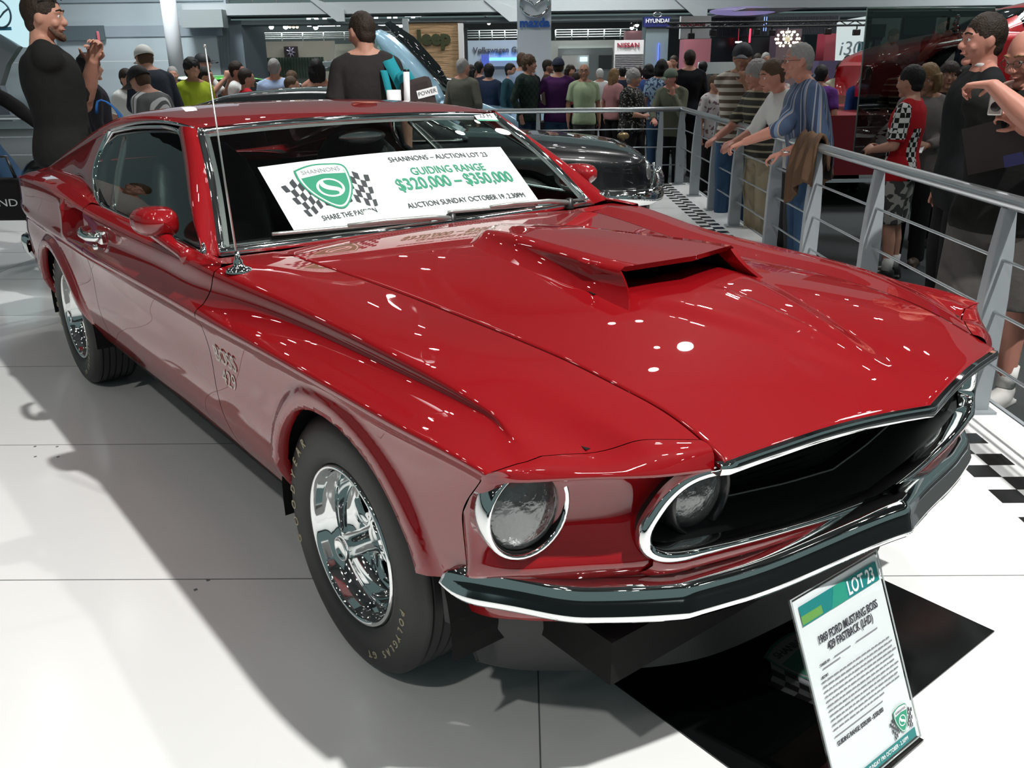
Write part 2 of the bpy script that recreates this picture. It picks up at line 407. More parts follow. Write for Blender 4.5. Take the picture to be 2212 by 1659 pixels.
# rear closing wedge into the hood
r0 = np.array(full[0]); r1 = r0.copy(); r1[:, 0] -= .035; r1[:, 2] = [hz(a, abs(b))-.006 for a, b in zip(r1[:, 0], r1[:, 1])]
m.grid(np.stack([r1, r0]))
# turned-in lip round the mouth and the dark throat
f = np.array(full[-1]); inn = f.copy(); cen = np.array((1.64, 0, .93)); inn[:, 1] *= .955; inn[:, 2] -= .014; inn[:, 0] -= .006
inn[:7, 2] = np.maximum(inn[:7, 2], f[:7, 2]); inn[-7:, 2] = np.maximum(inn[-7:, 2], f[-7:, 2])
m.grid(np.stack([f, inn])); back = inn.copy(); back[:, 0] -= .10; back[:, 1] *= .97
m.grid(np.stack([inn, back]))
sc_o = m.build('hood_scoop', RED, CAR, sharp=60)
m = MB(); b2 = inn.copy(); b2[:, 0] -= .05; b2[:, 1] *= .99; b2[:, 2] -= .002; b3 = b2.copy(); b3[:, 0] -= .17; b3[:, 1] *= .80; b3[:, 2] -= .016
m.grid(np.stack([b2, b3])); n_ = len(b3); m.add([tuple(p) for p in b3], [tuple(range(n_))])
m.add([(1.60, -.245, hz(1.6, .24)+.002), (1.60, .245, hz(1.6, .24)+.002), (1.60, 0, hz(1.6, 0)+.003), (1.4, -.19, hz(1.4, .19)+.003), (1.4, .19, hz(1.4, .19)+.003), (1.4, 0, hz(1.4, 0)+.004)], [(0, 2, 5, 3), (2, 1, 4, 5)])
m.build('scoop_throat', MATTE, sc_o, smooth=False)

# ---- fender extensions (headlamp shells)
for s in (-1, 1):
    m = MB()
    lip = polyl([(2.205,.512,.752),(2.196,.545,.755),(2.168,.613,.757),(2.111,.701,.759),(2.056,.788,.760),(2.030,.829,.762),(2.008,.856,.768),(1.992,.872,.774)], 60)
    fe = FEDGE[0]; seam = lin(fe[fe[:, 2] > .772]+np.array([.003, 0, 0]), 60); top = []
    for q in np.linspace(0, 1, 12):
        r_ = seam*(1-q)+lip*q; bl = math.sin(math.pi*q); r_ = r_+np.stack([.010*bl*np.ones(60), 0*r_[:, 1], .012*bl*np.ones(60)], 1)*np.linspace(1, .25, 60)[:, None]; top.append(r_)
    m.grid(np.array(top))
    rad = np.stack([lip, lip+np.array([.002, 0, -.006]), lip+np.array([-.004, 0, -.010])])
    m.grid(rad)
    # front face: rows by height, swept from the grille round the corner to the fender edge
    rowsz = [.500,.515,.530,.543,.556,.57,.59,.62,.66,.70,.73,.746,.752]; face = []
    for z in rowsz:
        k = np.clip((z-.55)/.2, -.2, 1); yi = float(np.interp(z, [.55,.577,.594,.622,.66,.70,.727,.738], [.545,.585,.606,.612,.595,.568,.535,.52])); up = np.array([(2.195+.35*(.545-yi),yi),(2.168,max(.613,yi+.02)),(2.111,.701),(2.056,.788),(2.030,.829),(2.008,.856),(1.992,.872)])
        lo = np.array([(2.16+.35*(.545-yi),yi),(2.122,max(.613,yi+.02)),(2.066,.70),(2.008,.792),(1.972,.84),(1.938,.868),(1.912,.880)])
        pl = lo*(1-k)+up*k; fo = FEDGE[0][::-1]; pl[-1] = (np.interp(z, fo[:, 2], fo[:, 0])+.003, np.interp(z, fo[:, 2], fo[:, 1]))
        C = polyl(pl, 60); w_ = np.linspace(0, 1, 60); nrm = np.gradient(C, axis=0); nrm = np.stack([nrm[:, 1], -nrm[:, 0]], 1); nrm /= np.linalg.norm(nrm, axis=1)[:, None]
        dep = float(np.interp(z, [.5,.543,.556,.57,.59,.62,.66,.70,.73,.746,.752], [.018,.0,-.004,.010,.028,.046,.058,.062,.058,.045,.016]))
        fade = 1-smooth(.70, .97, w_)
        C = C-nrm*(dep*fade)[:, None]
        face.append(np.c_[C, z+max(0, .535-z)*smooth(.45, .8, w_)])
    m.grid(np.array(face))
    l2 = rad[-1]; m.grid(np.stack([l2, np.array(face[-1])]))
    if s < 0: m.v = [(a, -b, c) for a, b, c in m.v]
    m.build('headlamp_shell', RED, CAR)
# ---- grille opening, bezel, ledge, mesh
GB = [(2.200,.492,.738),(2.178,.532,.727),(2.160,.568,.700),(2.147,.595,.660),(2.141,.612,.622),(2.144,.608,.594),(2.158,.585,.577),(2.178,.54,.572),(2.215,.364,.565),(2.238,.18,.552),(2.254,.0,.544)]
half = polyl(GB[:8], 40); half = np.vstack([half, lin(GB[7:], 12)[1:]])
loop = np.vstack([half, mir(half[-2::-1])])
def bezel_sec(C):
    out = []
    for i, p in enumerate(C):
        a = C[max(0, i-1)]; b = C[min(len(C)-1, i+1)]; t = (b-a)/np.linalg.norm(b-a)
        nf = np.array((1, .35*np.sign(p[1]), 0)); nf = nf-t*(nf@t); nf /= np.linalg.norm(nf); sd = np.cross(t, nf)
        k = np.interp(abs(p[1]), [0, .45, .56, 1], [.6, .62, 1, 1]); k = k if p[2] < .66 else 1.0
        out.append([p+sd*(k*q)+nf*r for q, r in ((-.014,-.016),(-.014,.0),(-.009,.008),(0,.011),(.008,.007),(.012,-.002),(.012,-.03))])
    return np.array(out)
m = MB(); m.grid(bezel_sec(loop)); m.build('grille_bezel', CHROME, CAR)
m = MB()
inner = loop.copy(); n_ = len(inner)
lip1 = inner.copy(); lip1[:, 0] -= .012
def shrink(P, dx, sy, dz):
    Q = P.copy(); Q[:, 0] -= dx; Q[:, 1] *= sy; low = 1-smooth(.57, .70, Q[:, 2]); Q[:, 2] += dz*low; return Q
l2 = shrink(lip1, .025, .985, .008); l3 = shrink(lip1, .105, .86, .020)
m.grid(np.stack([lip1, l2, l3])); m.build('grille_surround', mat('satin_black', (.020, .024, .023), .38), CAR)
m = MB(); l4 = shrink(lip1, .108, .855, .021)
m.tube([tuple(p) for p in l4[14:-14]], .0028, 6); m.build('grille_inner_trim', mat('grey_trim', (.30, .31, .29), .3, .6), CAR)
m = MB(); l5 = shrink(lip1, .14, .84, .022)
bt = l5.copy(); tp = l5.copy(); tp[:, 2] = .735
m.grid(np.stack([l3, l5])); m.grid(np.stack([bt, (bt+tp)/2, tp]))
for k in range(9): 
    z = .585+k*.016; q = l5[20:-20].copy(); q[:, 2] = z; q[:, 0] += .004; m.tube([tuple(p) for p in q[::4]], .0022, 5)
m.build('grille_mesh', MATTE, CAR, smooth=False)
m = MB(); roofp = [(2.13, -.50, .742), (2.225, -.49, .742), (2.30, 0, .752), (2.225, .49, .742), (2.13, .50, .742), (1.95, .45, .742), (1.95, -.45, .742)]
m.add(roofp, [tuple(range(7))]); m.build('grille_header', MATTE, CAR, smooth=False)
# ---- headlamps
LENS = mat('lamp_lens', (.16, .17, .17), .08, .55, 1.0, bump=(38, .6, .01))
def headlamp(c, r, ring, dirv, label=None):
    m = MB(); a = math.atan2(dirv[1], dirv[0]); n = 40
    def prof(pr, nn=n): 
        return pr
    R3 = Matrix.Rotation(a, 4, 'Z'); T = Matrix.Translation(Vector(c)) @ R3
    rg = MB(); rg.lathe([(r*1.0, -.055), (r*1.10, -.05), (r*1.12, .004), (r*1.07, .010), (r*1.0, .006), (r*.975, -.004), (r*.95, -.012)], n, axis='x')
    o = rg.build('headlamp', CHROME if ring else mat('lamp_rim', (.05, .05, .05), .25, .6), CAR); o.matrix_local = T
    ln = MB(); ln.lathe([(0.0001, .016), (r*.3, .0145), (r*.6, .009), (r*.85, .0), (r*.97, -.008)], n, axis='x'); ln.build('lens', LENS, o)
    if ring:
        gk = MB(); gk.lathe([(r*.94, -.006), (r*.99, .004), (r*1.02, .0)], n, axis='x'); gk.build('gasket', MATTE, o)
    return o
for s in (-1, 1):
    headlamp((2.012, s*.786, .676), .083, True, (1, s*.06))
    headlamp((2.128, s*.452, .645), .074, False, (1, 0))
# ---- bumper
bp = [(1.875,.884),(1.905,.880),(1.935,.866),(1.965,.840),(2.005,.790),(2.075,.705),(2.150,.605),(2.190,.543),(2.222,.42),(2.262,.25),(2.300,.09),(2.318,.012)]
hb = polyl(bp[:8], 46); hb = np.vstack([hb, lin(bp[7:], 22)[1:]])
hb = np.vstack([hb, [(2.321, 0)], hb[::-1]*np.array((1, -1))]); nb = len(hb)
tn = np.gradient(hb, axis=0); tn /= np.linalg.norm(tn, axis=1)[:, None]; no = np.stack([tn[:, 1], -tn[:, 0]], 1)
if no[nb//2, 0] < 0: no = -no
Q = []
for i in range(nb):
    p, n2 = hb[i], no[i]; ay = abs(p[1]); lift = .040*(1-smooth(0, .42, ay)); e = 1.0 if i > 8 and i < nb-9 else .35+.65*math.sin(min(i, nb-1-i)/8*math.pi/2); lift += .038*smooth(.70, .875, ay)
    # taper to the rounded ends
    prf = [(-.075,.506),(-.060,.516),(-.040,.517),(-.022,.513),(-.010,.508),(-.003,.501),(.0005,.492),(.003,.482),(.006,.470),(.010,.457),(.012,.449),(.009,.442),(-.004,.438),(-.030,.441)]
    zc = .476; Q.append([(p[0]+n2[0]*a, p[1]+n2[1]*a, zc+(b-zc)*e+lift*(1 if b < .49 else 1.0)) for a, b in prf])
Q = np.array(Q); m = MB(); m.grid(Q)
for k in (0, -1):
    m.add([tuple(p) for p in Q[k]], [tuple(range(len(prf)))])
m.build('front_bumper', CHROME, CAR)
m = MB()                                                     # bumper bolt
m.lathe([(.0001, .010), (.008, .008), (.011, 0)], 16, axis='z', c=(2.03, -.70, .428)); m.lathe([(.0001, .010), (.008, .008), (.011, 0)], 16, axis='z', c=(2.03, .70, .428))
m.build('bumper_bolts', CHROME, CAR)
# ---- red lower valance, black chin spoiler
def vplan(z, off=0):
    return np.array([(1.80+off*.3,.80),(1.90+off*.6,.775),(2.0+off,.68),(2.09+off,.545),(2.14+off,.40),(2.18+off,.2),(2.205+off,0)])
m = MB(); Q = []
for z, off in ((.54, -.035), (.50, -.015), (.45, .006), (.42, .012), (.39, .002), (.37, -.05)):
    h = polyl(vplan(z, off), 40); h = np.vstack([h, h[-2::-1]*np.array((1, -1))]); Q.append(np.c_[h, np.full(len(h), z)])
m.grid(np.array(Q)); m.build('front_valance', RED, CAR)
m = MB(); Q = []
for z, off in ((.395, -.05), (.36, -.045), (.30, -.04), (.25, -.02), (.195, .005), (.188, -.007), (.25, -.05)):
    h = polyl(np.array([(1.78+off,.80),(1.84+off,.76),(1.92+off,.67),(2.02+off,.52),(2.075+off,.40),(2.11+off,.2),(2.125+off,0)]), 40)
    if z < .26: h[:, 1] *= .93
    h = np.vstack([h, h[-2::-1]*np.array((1, -1))]); zz = np.full(len(h), z); Q.append(np.c_[h, zz])
m.grid(np.array(Q)); m.build('chin_spoiler', mat('black_chin', (.010, .012, .012), .45), CAR, sharp=45)
# fascia strip between the bezel and the bumper
m = MB(); Q = []
for dz, dx in ((-.004, .0), (-.016, .006), (-.028, .006), (-.045, -.01), (-.06, -.03)):
    h = np.vstack([half[30:]]) ; h = np.vstack([h, mir(h[-2::-1])]); g = h.copy(); g[:, 2] = np.minimum(g[:, 2], .60)+dz; g[:, 0] += dx-.004; Q.append(g)
m.grid(np.array(Q)); m.build('lower_fascia', RED, CAR)
# ---- roof, pillars, sail panels
ZC = ncs([-2.2,-1.9,-1.5,-1.1,-.8,-.55,-.3,-.1,.09],[.965,1.060,1.168,1.256,1.292,1.300,1.292,1.277,1.256])
LY = ncs([-2.2,-1.7,-1.2,-.865,-.6,-.35,-.15,.07],[.670,.668,.668,.662,.645,.633,.627,.620]); LZ = ncs([-2.2,-1.7,-1.2,-.865,-.6,-.35,-.15,.07],[.945,1.035,1.130,1.196,1.232,1.250,1.252,1.240])
m = MB(); P = []
aa = np.linspace(-1, 1, 61)
for u in np.linspace(0, 1, 90):
    row = []
    for a in aa:
        xh = .090-.0265*a*a; x = xh+(-2.2-xh)*u
        th = abs(a)*math.pi/2; ye, ze, zc = float(LY(x)), float(LZ(x)), float(ZC(x))
        if u < .02: ze = 1.238
        y = ye*math.sin(th)**.92; cz = math.cos(th); z = ze+(zc-ze)*(max(cz, 0))**.62
        row.append((x, math.copysign(y, a), z))
    P.append(row)
P = np.array(P); m.grid(P)
DREAR = np.array([(-.862,.664,1.196),(-.915,.705,1.105),(-.892,.735,1.053),(-.80,.768,1.0),(-.715,.788,.965),(-.56,.808,.937)])
for s in (1, -1):
    nu, nv = 50, 30
    D = polyl(DREAR, nv); xr = np.linspace(-.862, -2.2, nu); T = np.stack([xr, LY(xr), LZ(xr)], 1)
    xb = np.linspace(-.56, -2.2, nu); B = np.stack([xb, QIN(xb), QINZ(xb)], 1); E = lin([T[-1], B[-1]], nv)
    u = np.linspace(0, 1, nu)[:, None, None]; v = np.linspace(0, 1, nv)[None, :, None]
    C = (1-u)*D[None]+u*E[None]+(1-v)*T[:, None]+v*B[:, None]-((1-u)*(1-v)*D[0]+(1-u)*v*D[-1]+u*(1-v)*E[0]+u*v*E[-1])
    if s < 0: C = mir(C)
    m.grid(C)
# tail with the upturned edge
tail = []
for x, dz, wd in ((-2.2, 0, .70), (-2.27, -.026, .71), (-2.32, -.022, .735), (-2.37, -.008, .755), (-2.385, -.016, .765), (-2.38, -.035, .775)):
    y = np.linspace(-wd, wd, 41); z0 = ZC(np.array(-2.2))+dz; tail.append(np.stack([np.full(41, x)+.05*(np.abs(y)/.77)**3, y, z0-.020*(np.abs(y)/.7)**2-(.03*(np.abs(y)/wd)**8 if x > -2.3 else .03*(np.abs(y)/wd)**10)], 1))
m.grid(np.array(tail))
m.build('roof', RED, CAR)
m = MB()
yb = np.linspace(-.8, .8, 31)
m.grid(np.array([[(-2.375+.05*(abs(y)/.77)**3-k*.02*0, y*(1-.03*k), .93-.03*(abs(y)/.8)**6-k*.18) for y in yb] for k in range(4)])); m.build('tail_panel', RED, CAR)
m = MB(); rb = np.array([(-2.10,.86),(-2.25,.86),(-2.38,.80),(-2.43,.70),(-2.45,.4),(-2.455,0)]); h = polyl(rb, 30); h = np.vstack([h, h[-2::-1]*np.array((1, -1))])
Q = [np.c_[h*np.array((1+a, 1+a)), np.full(len(h), z)] for a, z in ((-.03,.60),(-.005,.595),(0,.57),(-.003,.53),(-.02,.50))]
m.grid(np.array(Q)); m.build('rear_bumper', CHROME, CAR)
for s in (-1, 1):
    for k in range(3):
        t = MB(); y = s*(.50+k*.085); t.box((-2.392+.02*k, y, .745), (.03, .055, .14)); t.build('tail_lamp', mat('tail_red', (.25, .005, .005), .15, 0, 1), CAR, bevel=.006)
# backlight glass
m = MB(); P = []
for x in np.linspace(-1.0, -1.85, 20):
    zc, ye, ze = float(ZC(x)), float(LY(x)), float(LZ(x)); row = []
    for a in np.linspace(-.80, .80, 25):
        th = abs(a)*math.pi/2*.92; row.append((x, math.copysign(ye*math.sin(th)**.92, a), ze+(zc-ze)*max(math.cos(th), 0)**.62+.003))
    P.append(row)
m.grid(np.array(P)); m.build('rear_window', mat('dark_glass', (.01, .014, .013), .03, 0, 1), CAR)
# windscreen
WB = np.array((.502, .752, .913)); WT = np.array((.0635, .6156, 1.237))
def ws_pt(a, t, off=0):
    """a -1..1 across, t 0 bottom .. 1 top"""
    p = WB+(WT-WB)*t; y = p[1]*a; bow = 1-abs(a)**2.2; x = p[0]+bow*(.060*(1-t)+.0265*t)+.022*math.sin(math.pi*t); z = p[2]+bow*(.006*(1-t)+.019*t)+.012*math.sin(math.pi*t)
    return np.array((x-.59*off*-1, y, z+.8*off))
m = MB(); m.grid(np.array([[ws_pt(a, t) for a in np.linspace(-1, 1, 49)] for t in np.linspace(0, 1, 21)])); m.build('windscreen', WSG, CAR)
m = MB()
lp = [ws_pt(a, 0) for a in np.linspace(-1, 1, 41)]+[ws_pt(1, t) for t in np.linspace(.04, .97, 25)]+[ws_pt(a, 1) for a in np.linspace(1, -1, 41)]+[ws_pt(-1, t) for t in np.linspace(.97, .04, 25)]
Q = []
L = len(lp)
for i, p in enumerate(lp):
    t = lp[(i+1) % L]-lp[i-1]; t /= np.linalg.norm(t); n2 = np.array((.594, 0, .804)); n2 = n2-t*(n2@t); n2 /= np.linalg.norm(n2); sd = np.cross(t, n2)
    Q.append([p+sd*q+n2*r_ for q, r_ in ((-.016, -.004), (-.013, .006), (-.004, .010), (.006, .008), (.011, .001), (.012, -.006))])
m.grid(np.array(Q), closeu=True); m.build('windscreen_trim', CHROME, CAR)
m = MB(); Q = []
for i, p in enumerate(lp):
    t = lp[(i+1) % L]-lp[i-1]; t /= np.linalg.norm(t); n2 = np.array((.594, 0, .804)); n2 = n2-t*(n2@t); n2 /= np.linalg.norm(n2); sd = np.cross(t, n2)
    Q.append([p-sd*.010-n2*.003, p-sd*.030-n2*.004])
m.grid(np.array(Q), closeu=True); m.build('windscreen_seal', mat('seal_grey', (.09, .10, .10), .35), CAR)
# A pillars, side glass and trims
DF = np.array([(.545,.815,.922),(.402,.772,.995),(.171,.702,1.107),(-.030,.643,1.200),(-.075,.634,1.222),(-.135,.629,1.232),(-.268,.626,1.236),(-.581,.640,1.220),(-.83,.660,1.194)])
DLO = np.vstack([polyl(DF[:4], 16), polyl(DF[3:7], 14)[1:], polyl(DF[6:], 18)[1:], polyl(DREAR[1:], 20), lin([(-.52,.810,.934),(-.3,.811,.931),(0,.812,.930),(.3,.812,.928),(.53,.815,.920)], 20)])
for s in (1, -1):
    f = (lambda P: P) if s > 0 else mir
    m = MB(); n = 30
    Wc = np.array([ws_pt(1, t) for t in np.linspace(-.04, 1.0, n)])+np.array([-.006, .008, .004]); Oc = polyl([(.565,.822,.915),(.402,.788,1.003),(.171,.716,1.116),(-.02,.657,1.212),(-.06,.645,1.238)], n)
    mid = (Wc+Oc)/2+np.array([.012, .018, .012]); q1 = (Wc*.75+Oc*.25)+np.array([.012, .012, .010]); q3 = Wc*.25+Oc*.75+np.array([.004, .012, .008])
    i_ = Oc+np.array([-.012, -.012, -.004])
    m.grid(f(np.stack([Wc+np.array([-.01,-.01,-.012]), Wc, q1, mid, q3, Oc, i_]))); m.build('windscreen_pillar', RED, CAR)
    Dg = DLO.copy(); Dg[:, 1] = .800-(Dg[:, 2]-.93)*.56; bm = bmesh.new(); bm.faces.new([bm.verts.new(p) for p in Dg])
    for zc_ in np.linspace(.945, 1.225, 20): bmesh.ops.bisect_plane(bm, geom=bm.verts[:]+bm.edges[:]+bm.faces[:], plane_co=(0, 0, zc_), plane_no=(0, 0, 1))
    for v in bm.verts: z_ = v.co.z-.93; v.co.y = s*(.803-.34*z_-.92*z_*z_)
    bmesh.ops.recalc_face_normals(bm, faces=bm.faces); gm = bpy.data.meshes.new('side_window'); bm.to_mesh(gm); bm.free(); link('side_window', gm, SIDEG, CAR)
    t = MB(); Dl = f(DLO)
    t.tube([tuple(p) for p in Dl], .0085, 8, closed=True); t.build('side_window_trim', CHROME, CAR)
    t = MB(); Dr = f(polyl(DREAR, 24)+np.array([.016, .0, .0])); Q = [[p+np.array([a, s*b, 0]) for a, b in ((-.026,.006),(-.016,.013),(.0,.010),(.010,.0))] for p in Dr]
    t.grid(np.array(Q)); t.build('quarter_trim', CHROME, CAR)
    t = MB(); bar = f(lin([(-.455,.803,.932),(-.575,.728,1.065),(-.675,.655,1.180)], 12))
    t.tube([tuple(p) for p in bar], .014, 8, flat=.6); t.build('window_bar', mat('bar_grey', (.14, .14, .14), .25, .7), CAR)
    t = MB(); bar = f(lin([(-.60,.800,.94),(-.75,.755,1.0),(-.84,.715,1.06),(-.80,.670,1.15)], 18))
    t.tube([tuple(p) for p in bar], .014, 8); t.build('quarter_seal', MATTE, CAR)
    # drip rail
    t = MB(); xs = np.linspace(.03, -.86, 40); t.tube([tuple(p) for p in f(np.stack([xs, LY(xs)+.003, LZ(xs)+.001], 1))], .006, 6); t.build('drip_rail', CHROME, CAR)
    # door furniture
    t = MB(); yd = .903
    t.tube([(-.50,s*(yd-.01),.868),(-.47,s*(yd+.022),.868),(-.40,s*(yd+.034),.867),(-.33,s*(yd+.030),.866),(-.29,s*(yd+.012),.866),(-.285,s*(yd-.01),.866)], [.014,.016,.015,.017,.016,.012], 10)
    hd = t.build('door_handle', CHROME, PANEL['d', s])
    t = MB(); t.box((-.31, s*(yd-.01), .862), (.075, .03, .045)); t.build('handle_plate', CHROME, PANEL['d', s], bevel=.008)
    t = MB(); t.lathe([(.0001,.014),(.010,.012),(.013,0)], 16, c=(0, 0, 0)); o = t.build('door_lock', CHROME, PANEL['d', s], loc=(-.40, s*.894, .815))
    if s < 0: o.rotation_euler = (0, 0, math.pi)
    # mirror pod
    c = np.array((.325, s*.872, .992)); m = MB(); P = []
    for t_ in np.linspace(0, 1, 22):
        e = [(0, .93), (.15, 1.0), (.45, 1.0), (.72, .86), (.88, .6), (.97, .3), (1, .02)]; k = np.interp(t_, [q[0] for q in e], [q[1] for q in e])
        P.append([(c[0]-.075+.15*t_, c[1]+s*(.064*k*math.copysign(abs(math.cos(a))**.7, math.cos(a))), c[2]+.008*t_+(.044*k if math.sin(a) > 0 else .050*k*(1-.25*math.cos(a)))*math.copysign(abs(math.sin(a))**.75, math.sin(a))) for a in np.linspace(0, 2*math.pi, 33)[:-1]])
    m.grid(np.array(P), closev=True); mo = m.build('wing_mirror', RED, CAR)
    g = MB(); p0 = np.array(P[0]); g.add([tuple(c+np.array([-.073, 0, 0])+(q-p0.mean(0))*.97) for q in p0], [tuple(range(32))]); g.build('mirror_glass', mat('mirror', (.7, .72, .72), .02, 1), mo, smooth=False)
    k = MB(); k.tube([(.335, s*.872, .965), (.37, s*.866, .945), (.42, s*.857, .928), (.465, s*.848, .916), (.49, s*.842, .905)], [.030, .022, .018, .020, .026], 12); k.build('mirror_stalk', RED, mo)
for s in (-1, 1):
    m = MB(); m.grid(np.array([[(x, s*(.8925-.085*(1-float(smooth(-.05, 1.02, (x+.90)/.40)))+.004), z) for z in np.linspace(.803, .902, 6)] for x in np.linspace(-.885, -.66, 16)])); m.build('side_scoop_shade', MATTE, PANEL['q', s])  # matte black patch over the pocket, stands in for the shade inside it
# ---- wipers, aerial, badges
SILV = mat('wiper_silver', (.55, .56, .54), .3, .8)
def wsp(a, t, o=.016): return ws_pt(a, t)+np.array((.594, 0, .804))*o
for b0, b1, arm in (((-.79,.055),(-.05,.015),[(.555,.055,.930),(.57,-.03,.945)]), ((.06,.055),(.60,.02),[(.535,.62,.925),(.55,.5,.945)])):
    t = MB(); A, B = wsp(*b0), wsp(*b1); t.tube(lin([A, B], 20), .006, 6); w_ = t.build('wiper', SILV, CAR)
    t = MB(); t.tube(lin([A-np.array((.008, 0, .012)), B-np.array((.008, 0, .012))], 20), .006, 4); t.build('wiper_rubber', MATTE, w_)
    t = MB(); M_ = A*.55+B*.45; t.tube([tuple(arm[0]), tuple(arm[1]), tuple(M_*.6+np.array(arm[1])*.4+np.array((.006,0,.008))), tuple(M_+np.array((.002, 0, .006)))], [.011, .009, .007, .006], 8); t.build('wiper_arm', SILV, w_)
    t = MB(); t.lathe([(.0001,.02),(.014,.016),(.018,-.02)], 14, axis='z', c=arm[0]); t.build('wiper_pivot', BLACK, w_)
m = MB(); m.tube([(.768,-.800,.93),(.752,-.803,1.15),(.735,-.806,1.485)], [.0034, .0030, .0020], 8); m.ball((.735, -.806, 1.487), .0042, 8, 6); an = m.build('aerial', SILV, CAR)
m = MB(); m.lathe([(.0001,.052),(.006,.05),(.008,.03),(.013,.024),(.013,.014),(.02,.008),(.034,.003),(.036,-.006)], 20, axis='z', c=(.768, -.800, .912)); m.build('aerial_base', CHROME, an)
LET = mat('decal_cream', (.62, .56, .50), .4)
def side_y(x, z):
    if z > .64: return float(np.interp(z, [.64, float(R['r4z'](x))-.035], [R['r6y'](x), R['r4y'](x)-.016]))
    return float(np.interp(z, [.52, .64], [R['r6y'](x)-.004, R['r6y'](x)]))
for s in (-1, 1):
    for q, z in (('BOSS', .668), ('429', .604)):
        x = .775; y = side_y(x, z)+.0015; dy = (side_y(x, z+.02)-side_y(x, z-.02))/.04
        text('badge_lettering', q, .070, LET, PANEL['f', s], frame((x, s*y, z), (-s if s > 0 else 1, 0, 0), (0, s*dy, 1)), sx=1.0, bold=0)
# ---- wheels
GOLD = mat('tyre_lettering', (.42, .38, .26), .6)
def arc_text(name, s_, r, a0, step, size, m, parent, yoff, sx=1.0):
    """letters round a tyre; angle from the top, clockwise as seen from outside; tops outward"""
    mb = MB()
    for i, ch in enumerate(s_):
        if ch == ' ': continue
        a = math.radians(a0+i*step); up = Vector((math.sin(a), 0, math.cos(a))); rt = Vector((math.cos(a), 0, -math.sin(a)))
        o = text('tmp', ch, size, m, None, frame(up*r, rt, up) if True else None, sx=sx, depth=.0012)
        mb.add([tuple(v.co) for v in o.data.vertices], [tuple(p.vertices) for p in o.data.polygons]); bpy.data.objects.remove(o)
    return mb.build(name, m, parent, smooth=False, loc=(0, yoff, 0), weld=False)
def wheel(x, s, lift=0):
    """built facing -y (the car's right); turned round for the left"""
    root = bpy.data.objects.new('wheel', None); COL.objects.link(root); root.parent = CAR; root.location = (x, s*.738, .33); root.empty_display_size = .1
    if s > 0: root.rotation_euler = (0, 0, math.pi)
    tr = [(.205,-.082),(.212,-.094),(.232,-.104),(.262,-.1085),(.290,-.106),(.308,-.100),(.318,-.092),(.325,-.082)]
    for k in range(6):
        y = -.070+k*.028; tr += [(.3295, y-.008), (.3300, y+.004), (.3235, y+.0065), (.3235, y+.0085), (.3300, y+.011)]
    tr += [(.329,.082),(.318,.095),(.29,.106),(.25,.106),(.21,.09),(.2,.08)]
    m = MB(); m.lathe(tr, 96); t = m.build('tyre', RUBBER, root, sharp=50)
    if s < 0:
        arc_text('tyre_lettering', 'GOODYEAR', .281, -109, 9.85, .034, GOLD, t, -.1085)
        arc_text('tyre_lettering', 'POLYGLAS GT', .270, 99, 6.1, .026, GOLD, t, -.1085)
    m = MB(); m.lathe([(.204,-.080),(.2065,-.092),(.203,-.099),(.196,-.098),(.192,-.088),(.190,-.070),(.184,-.058),(.176,-.052),(.172,-.035),(.170,-.012),(.163,-.002),(.158,.006),(.150,.008),(.147,.02)], 72); rim = m.build('rim', CHROME, root)
    m = MB(); m.lathe([(.149,.016),(.10,.018),(.02,.012),(.0001,.012)], 40); m.build('wheel_disc', MATTE, root)
    for k in range(5):
        a = math.radians(90+72*k+14); u = Vector((math.cos(a), 0, math.sin(a))); v = Vector((-math.sin(a), 0, math.cos(a))); m = MB(); Q = []
        for r, wd, y in ((.028,.016,-.020),(.06,.014,-.020),(.10,.015,-.012),(.135,.022,-.002),(.150,.034,.004)):
            Q.append([tuple(u*r+v*(wd*c)+Vector((0, y+d, 0))) for c, d in ((-1.0,.016),(-.85,.002),(-.55,-.004),(-.3,.004),(0,.008),(.3,.004),(.55,-.004),(.85,.002),(1.0,.016))])
        m.grid(np.array(Q)); m.build('spoke', CHROME, root)
        b = MB(); a2 = a+math.radians(36); b.lathe([(.0001,-.020),(.009,-.018),(.011,0)], 6, c=(.057*math.cos(a2), .0, .057*math.sin(a2))); b.build('wheel_nut', CHROME, root, smooth=False)
    m = MB(); m.lathe([(.062,.0),(.052,-.016),(.040,-.024),(.033,-.034),(.031,-.06),(.030,-.108),(.0315,-.116),(.030,-.119),(.027,-.119),(.0255,-.112),(.012,-.110),(.0001,-.110)], 40); m.build('hub_cap', CHROME, root)
    return root
for x in (1.3716, -1.3716):
    for s in (-1, 1): wheel(x, s)
# ---- underbody, wheel wells, cabin
m = MB()
m.box((0, 0, .33), (4.2, 1.30, .10)); m.box((-.2, 0, .335), (1.75, 1.5, .06)); m.box((1.30, 0, .55), (1.35, 1.02, .40)); m.box((-1.75, 0, .58), (1.0, 1.12, .4))
m.build('underbody', MATTE, CAR, smooth=False)
for cx in (1.425, -1.355):
    for s in (-1, 1):
        m = MB(); Q = [[(cx+.41*math.cos(a), s*y, .31+.415*math.sin(a)) for y in (.52, .845)] for a in np.linspace(-.1, math.pi+.1, 30)]
        m.grid(np.array(Q)); m.add([(cx+.41*math.cos(a), s*.52, .31+.415*math.sin(a)) for a in np.linspace(-.1, math.pi+.1, 30)], [tuple(range(30))]); m.build('wheel_well', MATTE, CAR, smooth=False)
m = MB(); m.grid(np.array([[(x, y, float(SEAM_Z(min(x, 2.2)))-.045) for y in (-.68, 0, .68)] for x in np.linspace(.6, 2.05, 20)])); m.build('seam_shade_sheet', MATTE, CAR)  # black filler sheet under the hood, puts the seam gaps' shade into colour
